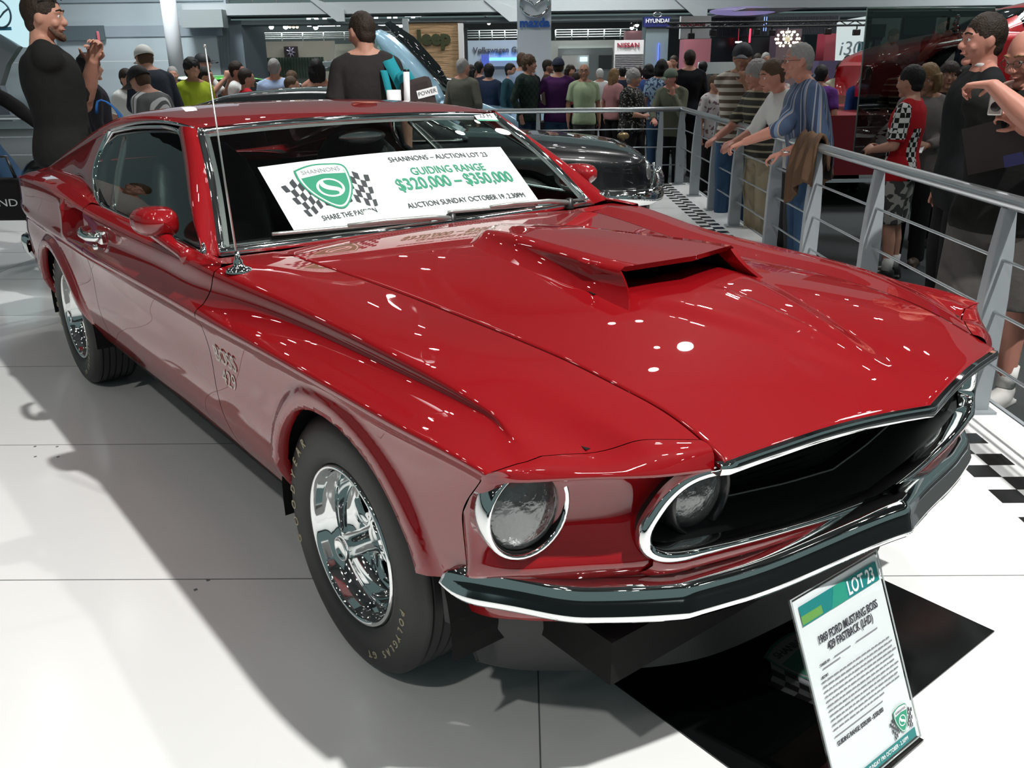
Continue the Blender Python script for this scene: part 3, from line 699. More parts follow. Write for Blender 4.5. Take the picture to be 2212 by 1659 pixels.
for s in (-1, 1):
    m = MB(); m.grid(np.array([[(x, s*.80, z) for z in (.31, .88)] for x in (-.9, .95)])); m.build('inner_sill', MATTE, CAR)
VINYL = mat('black_vinyl', (.012, .013, .014), .32, bump=(60, .2, .004))
m = MB(); m.grid(np.array([[(x, y, z) for y in np.linspace(-.76, .76, 9)] for x, z in ((.53,.905),(.42,.915),(.30,.90),(.24,.86),(.24,.72),(.4,.6))])); m.build('dashboard', VINYL, CAR)
m = MB(); m.box((-.4, 0, .40), (1.9, 1.5, .06)); m.box((-1.25, 0, .72), (.5, 1.25, .50)); m.build('cabin_floor', MATTE, CAR, smooth=False)
for s in (-1, 1):
    seat = bpy.data.objects.new('front_seat', None); COL.objects.link(seat); seat.parent = CAR; seat.location = (-.30, s*.37, .43)
    m = MB(); m.box((.05, 0, .08), (.50, .50, .16)); m.build('cushion', VINYL, seat, bevel=.05)
    m = MB(); Q = []
    for t_, wd, th in ((0,.23,.07),(.2,.25,.075),(.6,.245,.065),(.85,.20,.05),(.97,.13,.035),(1.0,.05,.01)):
        Q.append([(-.20-.22*t_+th*math.cos(a), wd*math.copysign(abs(math.sin(a))**.6, math.sin(a)), .12+.60*t_) for a in np.linspace(0, 2*math.pi, 25)[:-1]])
    m.grid(np.array(Q), closev=True); m.build('backrest', VINYL, seat)
m = MB(); a_ = np.linspace(0, 2*math.pi, 33)[:-1]; cz = Vector((.10, .37, .87)); ax1 = Vector((0, 1, 0)); ax2 = Vector((.35, 0, .94)).normalized()
m.tube([tuple(cz+ax1*.19*math.cos(a)+ax2*.19*math.sin(a)) for a in a_], .012, 8, closed=True); sw = m.build('steering_wheel', BLACK, CAR)
for k in range(3):
    a = math.radians(30+120*k); t = MB(); t.tube([tuple(cz), tuple(cz+ax1*.18*math.cos(a)+ax2*.18*math.sin(a))], .010, 6); t.build('steering_spoke', STEEL, sw)
m = MB(); m.tube([tuple(cz), (.40, .37, .74)], .03, 10); m.build('steering_column', BLACK, sw)
m = MB(); m.ball((.055, .0, 1.185), (.012, .10, .028)); rv = m.build('rear_view_mirror', mat('mirror_back', (.4, .4, .4), .2, .9), CAR)
# ---- stickers
STK = frame(wsp(.955, .93, .004), (-.04, 1, -.1), (-.75, 0, .66))
def panel(name, M, w_, h_, m, parent=None, z=0):
    mb = MB(); mb.add([tuple(M @ Vector(p)) for p in ((-w_/2,-h_/2,z),(w_/2,-h_/2,z),(w_/2,h_/2,z),(-w_/2,h_/2,z))], [(0,1,2,3)]); return mb.build(name, m, parent, smooth=False)
Ms = frame(wsp(.885, .955, .004), (0, 1, -.06), (-.80, 0, .59)); st = panel('lot_sticker', Ms, .105, .050, PAPER, CAR)
text('lettering', '23 M', .032, INK, st, Ms @ Matrix.Translation((0, .006, .001))); panel('sticker_band', Ms @ Matrix.Translation((0, -.021, 0)), .105, .009, GREEN, st, .0008)

# ================================================================== poster behind the windscreen
def shield(M, parent, s=1.0, dark=False):
    """crest: pointed shield between two crossed chequered flags (local unit about .2 wide)"""
    W_, K_, G_, D_ = (PAPER, INK, GREEN, mat('ink_grey', (.30, .31, .33), .5)) if not dark else (mat('mat_grey', (.10, .105, .11), .5), mat('mat_black2', (.01, .01, .011), .4), mat('mat_green', (.012, .07, .045), .5), mat('mat_grey', (.10, .105, .11), .5))
    T = lambda p, z: tuple(M @ Vector((p[0]*s, p[1]*s, z)))
    for sd in (-1, 1):                                            # flags
        wm, km = MB(), MB(); nu, nv = 8, 5
        def fp(u, v):
            b = np.array((.028, -.035)) if sd > 0 else np.array((-.028, -.035))
            du = np.array((.105, .005)); dv = np.array((-.012, .115))
            x = .02+.125*u*(.75+.25*v); y = -.09+.075*u*-.2+.17*v*(1-.22*u)+.012*math.sin(u*5.5)
            return (sd*x, y)
        for i in range(nu):
            for j in range(nv):
                (km if (i+j) % 2 else wm).add([T(fp(a/nu, b/nv), .0006) for a, b in ((i, j), (i+1, j), (i+1, j+1), (i, j+1))], [(0, 1, 2, 3)])
        km.build('flag_checks', K_, parent, smooth=False)
        if dark: wm.build('flag_ground', W_, parent, smooth=False)
    def outline(k):
        pts = [(-.082,.075),(-.04,.088),(0,.092),(.04,.088),(.082,.075),(.084,.03),(.072,-.02),(.045,-.068),(0,-.105),(-.045,-.068),(-.072,-.02),(-.084,.03)]
        P = polyl(pts+[pts[0]], 61)[:-1]; return [(x*k, (y+.005)*k-.005) for x, y in P]
    for nm, k, mm, z in (('crest_edge', 1.0, G_, .0012), ('crest_line', .93, W_, .0016), ('crest_field', .86, G_, .0020)):
        b = MB(); b.add([T(p, z) for p in outline(k)], [tuple(range(60))]); b.build(nm, mm, parent, smooth=False)
    b = MB(); q = [(-.072,.068),(-.04,.078),(0,.082),(.04,.078),(.072,.068),(.073,.038),(0,.046),(-.073,.038)]; b.add([T(p, .0024) for p in q], [tuple(range(8))]); b.build('crest_band', W_, parent, smooth=False)
    text('lettering', 'SHANNONS', .0255*s, D_ if not dark else K_, parent, M @ Matrix.Translation((0, .059*s, .003)), sx=.92)
    r_ = MB(); c = (0, -.015)
    ring = lambda a, b_, r1, r2: [T((c[0]+r*math.cos(t)*1.1, c[1]+r*math.sin(t)), .0026) for r, tt in ((r1, np.linspace(a, b_, 40)), (r2, np.linspace(b_, a, 40))) for t in tt]
    P = ring(0, 2*math.pi, .040, .033); r_.add(P, [(i, i+1, 78-i, 79-i) for i in range(39)])
    sw_ = [(-.012,.030),(-.028,.012),(-.024,-.0),(.0,-.016),(.018,-.028),(.012,-.042),(.030,-.030),(.030,-.014),(.004,.002),(-.012,.016)]
    r_.add([T((x, y-.011), .0026) for x, y in polyl(sw_+[sw_[0]], 40)[:-1]], [tuple(range(39))]); r_.build('crest_ring', W_, parent, smooth=False)
PO = thing('auction_poster', 'white auction poster with green price text lying behind the red car windscreen', 'poster', (0, 0, 0))
c0, c1, c2, c3 = [np.array(q)-np.array((.594, 0, .804))*.008 for q in ((.218,-.489,1.126),(.218,.533,1.128),(.482,.527,.929),(.496,-.488,.918))]
n_ = 24; Q = []
for t in np.linspace(0, 1, 6):
    a, b = c0+(c3-c0)*t, c1+(c2-c1)*t; Q.append([a+(b-a)*u+np.array((.594, 0, .804))*.020*math.sin(math.pi*u) for u in np.linspace(0, 1, n_)])
Q = np.array(Q)
m = MB(); m.grid(Q); m.build('sheet', PAPER, PO)
pc = (c0+c1+c2+c3)/4; px = (c1-c0)/np.linalg.norm(c1-c0); py = (c0-c3)/np.linalg.norm(c0-c3)
Mp = frame(pc+np.array((.594, 0, .804))*.001, px, py)
def bent(o):                                                     # lay print on the bowed sheet
    Mi = Mp.inverted()
    for v in o.data.vertices:
        p = Mi @ v.co; u = min(1, max(0, p.x/1.02+.5)); p.z += .020*math.sin(math.pi*u)+.0008; v.co = Mp @ p
k0 = len(bpy.data.objects); before = set(bpy.data.objects)
text('lettering', 'SHANNONS – AUCTION LOT 23', .036, INK, PO, Mp @ Matrix.Translation((.192, .126, 0)), sx=.86)
text('lettering', 'GUIDING RANGE', .054, GREEN, PO, Mp @ Matrix.Translation((.192, .057, 0)), sx=.80, bold=.0006)
text('lettering', '$320,000 – $350,000', .082, GREEN, PO, Mp @ Matrix.Translation((.196, -.004, 0)), sx=.745, bold=.0018)
text('lettering', 'AUCTION SUNDAY OCTOBER 19, 2.30PM', .036, INK, PO, Mp @ Matrix.Translation((.190, -.107, 0)), sx=.80)
text('lettering', 'SHARE THE PASSION', .033, INK, PO, Mp @ Matrix.Translation((-.297, -.103, 0)), sx=.66)
shield(Mp @ Matrix.Translation((-.309, .044, 0)), PO, 1.12)
for o in set(bpy.data.objects)-before: bent(o)
# ================================================================== the hall
FW = Vector((-0.790673, 0.612239, 0)); RT = Vector((0.612239, 0.790673, 0)); CX = Vector((3.1077, -1.6657, 0)); HF = -.18
def HW(u, v, z): p = CX+RT*u+FW*v; return Vector((p.x, p.y, z))
RFW = Matrix(((RT.x, FW.x, 0), (RT.y, FW.y, 0), (0, 0, 1)))          # hall axes: x across, y deep
def slab(name, p0, p1, m, parent=None, deep=.12, bevel=0, label=None, cat=None, kind=None):
    """upright box between two corners of its front face (hall axes)"""
    mb = MB(); (u0, v0, z0), (u1, v1, z1) = p0, p1
    u0, u1 = min(u0, u1), max(u0, u1); z0, z1 = min(z0, z1), max(z0, z1)
    if z0 < 1.6 and z1 > 1.75: z0 = HF
    mb.box(tuple(HW((u0+u1)/2, v0+deep/2, (z0+z1)/2)), (u1-u0, deep, z1-z0), RFW)
    o = mb.build(name, m, parent, smooth=False, bevel=bevel)
    if label: tag(o, label, cat)
    if kind: o['kind'] = kind
    return o
def ftext(s, u, v, z, size, m, parent, sx=1, bold=0, depth=.01, shear=0, sp=1.0):
    return text('lettering', s, size, m, parent, frame(HW(u, v, z), RT, (0, 0, 1)), sx=sx, bold=bold, depth=depth, shear=shear, sp=sp)
CARPET = mat('carpet_dark', (.052, .058, .058), .95, spec=.1, var=(400, (.035, .04, .04)))
m = MB(); m.add([tuple(HW(u, v, HF)) for u, v in ((-40, -14), (40, -14), (40, 60), (-40, 60))], [(0, 1, 2, 3)]); struct(m.build('floor', CARPET, smooth=False))
# white platform (axes a along the right rail, b along the back rail)
PA = Vector((.781, -.6245, 0)); PB = Vector((-.6245, -.781, 0)); PC = Vector((-4.39, 6.81, 0))
def PW(a, b, z=0): p = PC+PA*a+PB*b; return Vector((p.x, p.y, z))
RPL = Matrix(((PA.x, PB.x, 0), (PA.y, PB.y, 0), (0, 0, 1)))
PLAT = mat('platform_white', (.80, .81, .80), .16, coat=.0)
m = MB(); m.box(tuple(PW(6.9, 6.9, -.09)), (14.1, 14.04, .18), RPL); pl = m.build('platform', PLAT, smooth=False); pl['kind'] = 'structure'
JOINT = mat('joint_dark', (.16, .17, .17), .5)
m = MB()
for a in range(-1, 13): m.box(tuple(PW(.9+a, 7, .0004)), (.0035, 13.8, .0008), RPL)
for b in (1.91, 5.91, 9.91): m.box(tuple(PW(6.9, b, .0004)), (14, .0035, .0008), RPL)
m.build('panel_joints', JOINT, pl, smooth=False)['kind'] = 'structure'
m = MB()
for p in ((.763, -1.005), (.790, -1.052), (-.66, -1.20), (-.60, -1.13), (-.55, -1.22), (-.49, -1.15)): m.box((p[0], p[1], .0006), (.010, .010, .001))
m.build('floor_screws', JOINT, pl, smooth=False)
m = MB()
for i in range(-1, 120):
    for j in (0, 1):
        if (i+j) % 2 == 0: m.box(tuple(PW(-.1+.1*i, .155+.1*j, .0006)), (.1, .1, .0010), RPL)
m.build('checker_band', mat('checker_black', (.012, .013, .013), .2), pl, smooth=False)
m = MB(); m.box(tuple(PW(6.9, -.135, -.06)), (14.1, .02, .24-.115), RPL); m.build('platform_edge', GREYP, pl, smooth=False)
# guard rails
def rail(label, posts, axis, a0, a1, off):
    """posts: distances along the axis; off: position across"""
    r = thing('guard_rail', label, 'railing', tuple(PW(*( (posts[0], off) if axis == 'a' else (off, posts[0])))), 0, 'steel guard rails round the platform')
    D, N = (PA, PB) if axis == 'a' else (PB, PA); Rm = RPL if axis == 'a' else Matrix(((PB.x, PA.x, 0), (PB.y, PA.y, 0), (0, 0, 1)))
    base = r.location.copy(); P = lambda t, n, z: (PC+D*t+N*(off+n)+Vector((0, 0, z)))-base
    for t in posts:
        mb = MB(); S_ = [(0, .028, .052), (.25, .030, .052), (.5, .030, .050), (.70, .026, .040), (.87, .020, .024)]
        mb.grid(np.array([[tuple(P(t+c*hx, .0+d*hy, z)) for c, d in ((-1, -1), (1, -1), (1, 1), (-1, 1))] for z, hx, hy in S_]), closev=True)
        n0 = len(mb.v)-4; mb.f.append((n0, n0+1, n0+2, n0+3)); mb.mi.append(0)
        po = mb.build('post', GREYP, r, smooth=False, bevel=.004)
        mb = MB(); mb.box(tuple(P(t, 0, .006)), (.11, .15, .012), Rm); mb.build('base_plate', GREYP, po, smooth=False)
    mb = MB(); mb.tube([tuple(P(t, 0, .895)) for t in np.linspace(a0, a1, 12)], .030, 20); mb.build('top_rail', STEEL, r)
    for z in (.665, .45, .235):
        mb = MB(); mb.tube([tuple(P(t, 0, z)) for t in np.linspace(a0, a1, 8)], .0075, 8); mb.build('rod', STEEL, r)
    return r
rail('steel guard rail running along the right edge of the white platform beside the watching men', [0, 1.03, 2.05, 3.02, 4.25, 5.2, 6.25, 7.6, 8.9], 'a', 0, 9.6, 0)
rail('steel guard rail along the far edge of the white platform in front of the crowd', [.25, 1.75, 3.2, 4.7, 6.2, 7.7, 9.2, 10.7], 'b', 0, 11.5, -.02)

# ================================================================== black mat and lot sign
mt = thing('floor_mat', 'glossy black square mat with a chequered flag crest under the red car nose', 'mat', (1.875, .073, 0))
m = MB(); m.box((0, 0, .002), (.93, .93, .004)); m.build('sheet', mat('mat_black', (.004, .005, .005), .12), mt, smooth=False)
shield(frame((.245, 0, .0042), (0, 1, 0), (-1, 0, 0)), mt, 1.25, dark=True)
sg = thing('lot_sign', 'leaning acrylic sign with a printed lot sheet standing on the black mat', 'sign', (0, 0, 0))
s1, s2, s3 = Vector((2.258, -.297, .403)), Vector((2.263, -.002, .407)), Vector((2.419, 0, .02))
sx_ = (s2-s1).normalized(); sy_ = (s2-s3); sy_ = (sy_-sx_*sy_.dot(sx_)).normalized(); Ms = frame(s1, sx_, sy_)
ACR = glass('acrylic', (.93, .96, .96), .9)
m = MB(); m.box((.1475, -.2086, -.0035), (.305, .432, .007), None); o = m.build('acrylic_sleeve', ACR, sg, smooth=False); o.matrix_local = Ms
m = MB(); m.box((.1475, -.2086, -.0035), (.2951, .4173, .0030), None); o = m.build('sheet', PAPER, sg, smooth=False); o.matrix_local = Ms
m = MB(); m.tube([tuple(Ms @ Vector(p)) for p in ((-.005, .0075, 0), (-.005, -.424, 0), (.30, -.424, 0), (.30, .0075, 0))], .0022, 6, closed=True); m.build('sleeve_edge', mat('acrylic_edge', (.45, .50, .50), .1, .2), sg)
m = MB(); bx0 = Vector((2.252, -.30, .0055)); m.box((2.34, -.15, .0065), (.18, .31, .005)); m.build('base_plate', mat('acrylic_black', (.012, .011, .010), .06), sg, smooth=False)
Mz = Ms @ Matrix.Translation((0, 0, .0006))
def spanel(name, x0, x1, y0, y1, m_, z=0, slant=0):
    mb = MB(); mb.add([tuple(Mz @ Vector(p)) for p in ((x0, y0, z), (x1, y0, z), (x1, y1, z), (x0+slant, y1, z))], [(0, 1, 2, 3)]); return mb.build(name, m_, sg, smooth=False)
TEAL = mat('teal_print', (.008, .20, .20), .4); LEAF = mat('leaf_print', (.13, .32, .07), .4)
spanel('title_band', .012, .286, -.055, -.013, TEAL); spanel('band_green', .012, .080, -.052, -.034, LEAF, .0003); spanel('band_mid', .11, .17, -.055, -.013, mat('teal_light', (.02, .28, .20), .4), .0003, .02)
spanel('foot_band', .012, .286, -.417, -.396, TEAL)
text('lettering', 'LOT 23', .043, PAPER, sg, Mz @ Matrix.Translation((.222, -.036, .0006)), sx=.72, bold=.0007)
text('lettering', '1969 FORD MUSTANG BOSS', .0245, INK, sg, Mz @ Matrix.Translation((.152, -.099, .0002)), sx=.70, bold=.0004)
text('lettering', '429 FASTBACK (LHD)', .0245, INK, sg, Mz @ Matrix.Translation((.152, -.121, .0002)), sx=.70, bold=.0004)
text('lettering', 'GUIDING RANGE: $320,000 - $350,000', .0135, INK, sg, Mz @ Matrix.Translation((.112, -.314, .0002)), sx=.74, bold=.0002)
text('lettering', 'CHASSIS NO', .0075, INK, sg, Mz @ Matrix.Translation((.050, -.147, .0002)), sx=.8); text('lettering', 'HISTORY', .0075, INK, sg, Mz @ Matrix.Translation((.040, -.172, .0002)), sx=.8)
text('lettering', 'SUNDAY 19th OCTOBER - 2.30PM', .0125, PAPER, sg, Mz @ Matrix.Translation((.180, -.4065, .0006)), sx=.8)
GINK = mat('ink_soft', (.22, .22, .24), .6)
m = MB()
for k in range(11):                                                   # the unreadable small print
    y = -.183-k*.0102; x = .027
    while x < (.272 if k < 10 else .20):
        w_ = RNG.uniform(.006, .020); m.add([tuple(Mz @ Vector(p)) for p in ((x, y, .0002), (x+w_, y, .0002), (x+w_, y+.0036, .0002), (x, y+.0036, .0002))], [(0, 1, 2, 3)]); x += w_+.0035
for x0, x1, y in ((.082, .14, -.149), (.16, .24, -.149), (.04, .10, -.158), (.026, .20, -.299)):
    m.add([tuple(Mz @ Vector(p)) for p in ((x0, y, .0002), (x1, y, .0002), (x1, y+.003, .0002), (x0, y+.003, .0002))], [(0, 1, 2, 3)])
pr_ = m.build('small_print', GINK, sg, smooth=False); pr_['kind'] = 'stuff'
shield(Mz @ Matrix.Translation((.247, -.358, .0)), sg, .30)

# ================================================================== walls, beams, stands
W1 = mat('panel_pale', (.42, .50, .54), .6); W2 = mat('panel_mid', (.30, .36, .41), .6); W3 = mat('panel_dark', (.10, .135, .15), .6); W4 = mat('slate', (.16, .20, .235), .6)
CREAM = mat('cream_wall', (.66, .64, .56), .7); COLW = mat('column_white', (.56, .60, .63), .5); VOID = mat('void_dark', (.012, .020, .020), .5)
wl = slab('wall_left', (-21.347, 27.000, 1.560), (-7.940, 27.000, 4.183), W1, deep=.3, kind='structure')
slab('wall_panel', (-20.822, 26.970, 3.213), (-8.008, 26.970, 3.569), W2, wl, deep=.05)
slab('wall_panel', (-21.098, 26.970, 2.304), (-8.131, 26.970, 2.596), W2, wl, deep=.05)
slab('wall_panel', (-20.553, 26.970, 4.100), (-7.924, 26.970, 4.238), W2, wl, deep=.05)
slab('wall_panel', (-12.829, 26.900, 2.224), (-11.469, 26.900, 2.611), W3, wl, deep=.08)
slab('wall_ledge', (-20.527, 26.000, 1.652), (-9.021, 26.000, 1.640), mat('ledge_white', (.72, .76, .78), .5), wl, deep=.4)
slab('wall_return', (-8.316, 27.000, 1.206), (-7.574, 27.000, 2.700), W4, wl, deep=2.5)
for q0 in ((-8.040, 31.000, 3.352),): pass
# round column
q = (-8.500, 24.000, 1.414); q2 = (-8.086, 24.000, 4.303)
m = MB(); m.tube([tuple(HW(q[0], 24, HF)), tuple(HW(q[0], 24, q2[2]))], .19, 24); o = m.build('column', COLW); o['kind'] = 'structure'
# balcony beam across the hall
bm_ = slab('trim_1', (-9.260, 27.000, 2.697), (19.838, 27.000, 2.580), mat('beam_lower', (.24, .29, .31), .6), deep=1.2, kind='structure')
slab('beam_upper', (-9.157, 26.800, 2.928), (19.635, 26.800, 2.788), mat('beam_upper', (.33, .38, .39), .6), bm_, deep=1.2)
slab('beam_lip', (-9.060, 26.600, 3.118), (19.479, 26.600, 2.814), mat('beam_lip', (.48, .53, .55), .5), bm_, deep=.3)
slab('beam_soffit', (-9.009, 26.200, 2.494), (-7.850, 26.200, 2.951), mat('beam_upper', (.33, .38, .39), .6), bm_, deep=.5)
for c in ((-4.663, 26.600, 2.814), (0.165, 26.600, 2.755), (5.479, 26.600, 2.713)):
    m = MB(); a = HW(*c); m.prism([tuple(a+RT*x+Vector((0, 0, z))) for x, z in ((-.1, -.2), (.12, -.2), (.12, .12), (-.75, .42), (-.8, .36))], tuple(FW*-.05), tuple(FW*.05)); m.build('bracket', mat('bracket_white', (.50, .55, .57), .5), bm_, smooth=False)
def balustrade(label, p0, p1, zt, n, v):
    """thin balcony rail between two points on the hall's cross axis"""
    r = thing('balcony_rail', label, 'railing', tuple(HW(p0[0], v, p0[2])), 0, 'distant balcony rails'); b = r.location.copy()
    for z in np.linspace(p0[2]+.1, zt, 4):
        mb = MB(); mb.tube([tuple(HW(p0[0], v, z)-b), tuple(HW(p1[0], v, z)-b)], .022, 6); mb.build('rail_bar', mat('rail_pale', (.40, .44, .43), .5), r)
    for u in np.linspace(p0[0], p1[0], n):
        mb = MB(); mb.tube([tuple(HW(u, v, p0[2])-b), tuple(HW(u, v, zt)-b)], .03, 6); mb.build('post', mat('rail_pale', (.40, .44, .43), .5), r)
    return r
q = (-9.382, 28.000, 3.540); balustrade('balcony rail high on the left above the pale beam', (-9.535, 28.000, 3.219), (-5.361, 28.000, 3.168), q[2], 7, 28)
q = (-10.236, 39.000, 2.760); balustrade('balcony rail behind the row of bright spot lamps at upper left', (-11.037, 39.000, 2.449), (-4.143, 39.000, 2.363), q[2], 9, 39)
q = (-0.874, 39.000, 2.750); balustrade('balcony rail above the wall with the car group name', (-1.688, 39.000, 2.368), (0.421, 39.000, 2.342), q[2], 5, 39)
q = (2.947, 39.000, 2.738); balustrade('balcony rail between the white pillar and the slatted board', (1.994, 39.000, 2.358), (5.351, 39.000, 2.316), q[2], 6, 39)
# far walls
slab('wall_back', (-17.424, 44.000, 1.216), (36.607, 44.000, 3.368), VOID, deep=.3, kind='structure')
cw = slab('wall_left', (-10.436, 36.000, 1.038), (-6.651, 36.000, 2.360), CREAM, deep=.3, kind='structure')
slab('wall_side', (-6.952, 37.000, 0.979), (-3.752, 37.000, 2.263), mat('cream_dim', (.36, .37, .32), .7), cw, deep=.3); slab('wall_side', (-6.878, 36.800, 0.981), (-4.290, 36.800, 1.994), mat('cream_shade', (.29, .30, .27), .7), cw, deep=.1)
fs = slab('wall_right', (1.667, 36.000, 0.885), (4.142, 36.000, 2.258), mat('cream_grey', (.36, .38, .35), .7), deep=.3, kind='structure')
slab('wall_recess', (1.949, 35.900, 0.883), (4.015, 35.900, 1.977), mat('recess_grey', (.13, .15, .15), .6), fs, deep=.1)
slab('wall_light', (2.078, 35.700, 1.219), (3.099, 35.700, 1.721), mat('pale_panel', (.55, .55, .52), .6), fs, deep=.1); slab('wall_screen', (2.759, 35.600, 1.493), (3.038, 35.600, 1.655), emis('screen_blue', (.55, .85, 1), 1.6), fs, deep=.05); slab('wall_opening', (3.480, 35.700, 1.201), (3.982, 35.700, 1.710), VOID, fs, deep=.1)
# lit sign on a curved stand at the left edge
st = thing('lit_sign', 'curved white lit sign with a ring logo at the top left corner', 'sign', tuple(HW(-7.6, 14, HF)), 0); b = st.location.copy()
def face_poly(name, pts, m_, parent, base, deep=.15):
    mb = MB(); P = [tuple(HW(*p)-base) for p in pts]; mb.prism(P, (0, 0, 0), tuple(FW*deep)); return mb.build(name, m_, parent, smooth=False)
face_poly('lit_face', [(-9.068, 14.000, 2.798), (-9.195, 14.000, 2.306), (-7.842, 14.000, 2.289), (-7.628, 14.000, 2.022), (-7.384, 14.000, 1.879), (-7.202, 14.000, 1.761), (-7.031, 14.000, 1.862), (-7.042, 14.000, 2.217), (-7.126, 14.000, 2.467), (-7.264, 14.000, 2.776)], emis('sign_glow', (.58, .86, .92), .95), st, b)
face_poly('stand_side', [(-9.228, 14.050, 2.309), (-9.634, 14.050, 0.746), (-7.582, 14.050, 0.720), (-7.660, 14.050, 1.025), (-7.688, 14.050, 1.225), (-7.528, 14.050, 1.520), (-7.294, 14.050, 1.776), (-7.592, 14.050, 1.998), (-7.870, 14.050, 2.292)], mat('stand_grey', (.27, .29, .31), .5), st, b)
face_poly('stand_foot', [(-9.535, 13.900, 0.740), (-9.402, 13.900, 1.250), (-7.609, 13.900, 1.215), (-7.518, 13.900, 0.714)], mat('stand_blue', (.15, .17, .21), .5), st, b)
c = (-7.422, 13.950, 2.219); m = MB(); aa_ = np.linspace(0, 2*math.pi, 41)[:-1]
m.tube([tuple(HW(c[0]+.165*math.cos(t), 13.93, c[2]+.185*math.sin(t))-b) for t in aa_], .014, 8, closed=True); m.tube([tuple(HW(c[0]+x, 13.93, c[2]+z)-b) for x, z in ((-.16, .05), (-.07, .02), (0, -.05), (.07, .02), (.15, .07))], .014, 8); m.build('ring_logo', mat('logo_grey', (.10, .16, .22), .3, .5), st)
slabq = (-7.601, 13.940, 1.994); slabr = (-7.291, 13.940, 2.041)
m = MB(); m.box(tuple(HW((slabq[0]+slabr[0])/2, 13.94, (slabq[2]+slabr[2])/2)-b), (slabr[0]-slabq[0], .01, slabr[2]-slabq[2]), RFW); m.build('name_band', mat('name_blue', (.08, .32, .50), .4), st, smooth=False)
# poster boards on the cream wall
bd = slab('sign_board', (-8.451, 35.500, 1.750), (-7.937, 35.500, 2.169), mat('board_dark', (.05, .04, .045), .5), deep=.1, label='dark square board with a pale rampant emblem on the cream wall', cat='sign')
q = (-8.179, 35.400, 1.958); m = MB()
for k in range(7):
    a = k*.9; m.tube([tuple(HW(q[0]+.03*math.cos(a), 35.42, q[2]+.03*math.sin(a))), tuple(HW(q[0]+.17*math.cos(a), 35.42, q[2]+.17*math.sin(a)*1.1))], [.035, .012], 6)
m.build('emblem', mat('emblem_lilac', (.45, .42, .62), .4), bd)
slab('banner', (-10.018, 35.000, 1.685), (-9.750, 35.000, 2.199), mat('banner_blue', (.02, .05, .25), .6), deep=.05, label='narrow dark blue banner hanging beside the slate wall end', cat='banner')
gb = slab('display_board', (-8.713, 33.000, 1.060), (-6.499, 33.000, 1.756), mat('board_green', (.13, .19, .14), .6, var=(3, (.30, .33, .30))), deep=.1, label='green striped display board below the dark emblem board', cat='board')
for k in range(22):
    q = (-8.686, 32.900, 1.061); q1 = (-6.480, 32.900, 1.755); u = q[0]+(q1[0]-q[0])*(k+.5)/22
    m = MB(); m.box(tuple(HW(u, 32.93, (q[2]+q1[2])/2)), (.035, .02, q1[2]-q[2]), RFW); m.build('board_slat', mat('slat_green', (.05, .11, .06), .6), gb, smooth=False)
# bright lamps hanging in the dark gap at upper left
HOT = emis('lamp_hot', (1, .98, .92), 18); WARM = emis('lamp_warm', (1, .78, .45), 9)
def lamp_row(pts, m_, r, label, group):
    for p in pts:
        l = thing('spot_lamp', label, 'lamp', tuple(HW(*p)), 0, group); mb = MB(); mb.ball((0, 0, 0), r, 12, 8); mb.build('bulb', m_, l)
        mb = MB(); mb.lathe([(r*.4, r*2.4), (r*1.25, r*1.9), (r*1.3, r*.2)], 12, axis='z'); mb.build('shade', BLACK, l)
lamp_row([(-8.468, 34.000, 2.800), (-7.954, 34.000, 2.794), (-6.876, 34.000, 2.765), (-3.815, 34.000, 2.804)], HOT, .085, 'white spot lamp glowing under the pale beam at upper left', 'white spots in the dark gap')
lamp_row([(-9.180, 34.000, 2.824), (-9.065, 34.000, 2.808), (-8.966, 34.000, 2.806), (-7.804, 34.000, 2.792), (-7.671, 34.000, 2.790), (-7.539, 34.000, 2.789)], WARM, .05, 'small warm spot lamp in a row under the pale beam', 'small warm spots in the dark gap')
lamp_row([(-0.666, 30.000, 2.745), (-0.580, 30.000, 2.662), (-2.775, 30.000, 2.744), (-2.674, 30.000, 2.702)], HOT, .05, 'small white spot lamp under the beam near the stone sign', 'small spots near the stone sign')
lamp_row([(4.115, 30.000, 2.550), (3.957, 30.000, 2.470)], HOT, .06, 'small white spot lamp in the dark gap left of the blue sign', 'spots left of the blue sign')
# lit name across the gap
ln = thing('lit_sign', 'row of white lit letters under the beam behind the man with the teal bag', 'sign', (0, 0, 0)); q = (-4.545, 30.000, 2.766)
ftext('RENAULT', q[0], 30, q[2], .42, emis('letters_white', (.85, .95, 1), 2.2), ln, sx=2.0, bold=.01, depth=.03)
# stone sign
sp_ = thing('stone_sign', 'tall rough tan stone sign wall with dark four letter name', 'sign', (0, 0, 0))
STONE = mat('stone_tan', (.52, .34, .19), .85, bump=(1, 1, .05)); nt = STONE.node_tree
nz = [n for n in nt.nodes if n.type == 'TEX_NOISE'][0]; mp = nt.nodes.new('ShaderNodeMapping'); mp.inputs['Scale'].default_value = (2.2, 2.2, 14)
tc = [n for n in nt.nodes if n.type == 'TEX_COORD'][0]; nt.links.new(tc.outputs['Object'], mp.inputs[0]); nt.links.new(mp.outputs[0], nz.inputs['Vector'])
slab('stone_face', (-2.359, 22.000, 1.347), (-1.112, 22.000, 2.353), STONE, sp_, deep=.4); slab('frame_post', (-1.141, 21.900, 1.332), (-1.022, 21.900, 2.338), WHITE, sp_, deep=.4); slab('frame_post', (-2.424, 21.900, 1.349), (-2.289, 21.900, 2.453), mat('frame_grey', (.40, .45, .46), .5), sp_, deep=.3)
slab('frame_top', (-2.374, 21.950, 2.367), (-0.937, 21.950, 2.398), mat('frame_dark', (.08, .09, .09), .5), sp_, deep=.4); slab('side_board', (-1.051, 22.200, 1.537), (-0.942, 22.200, 2.249), BLACK, sp_, deep=.1)
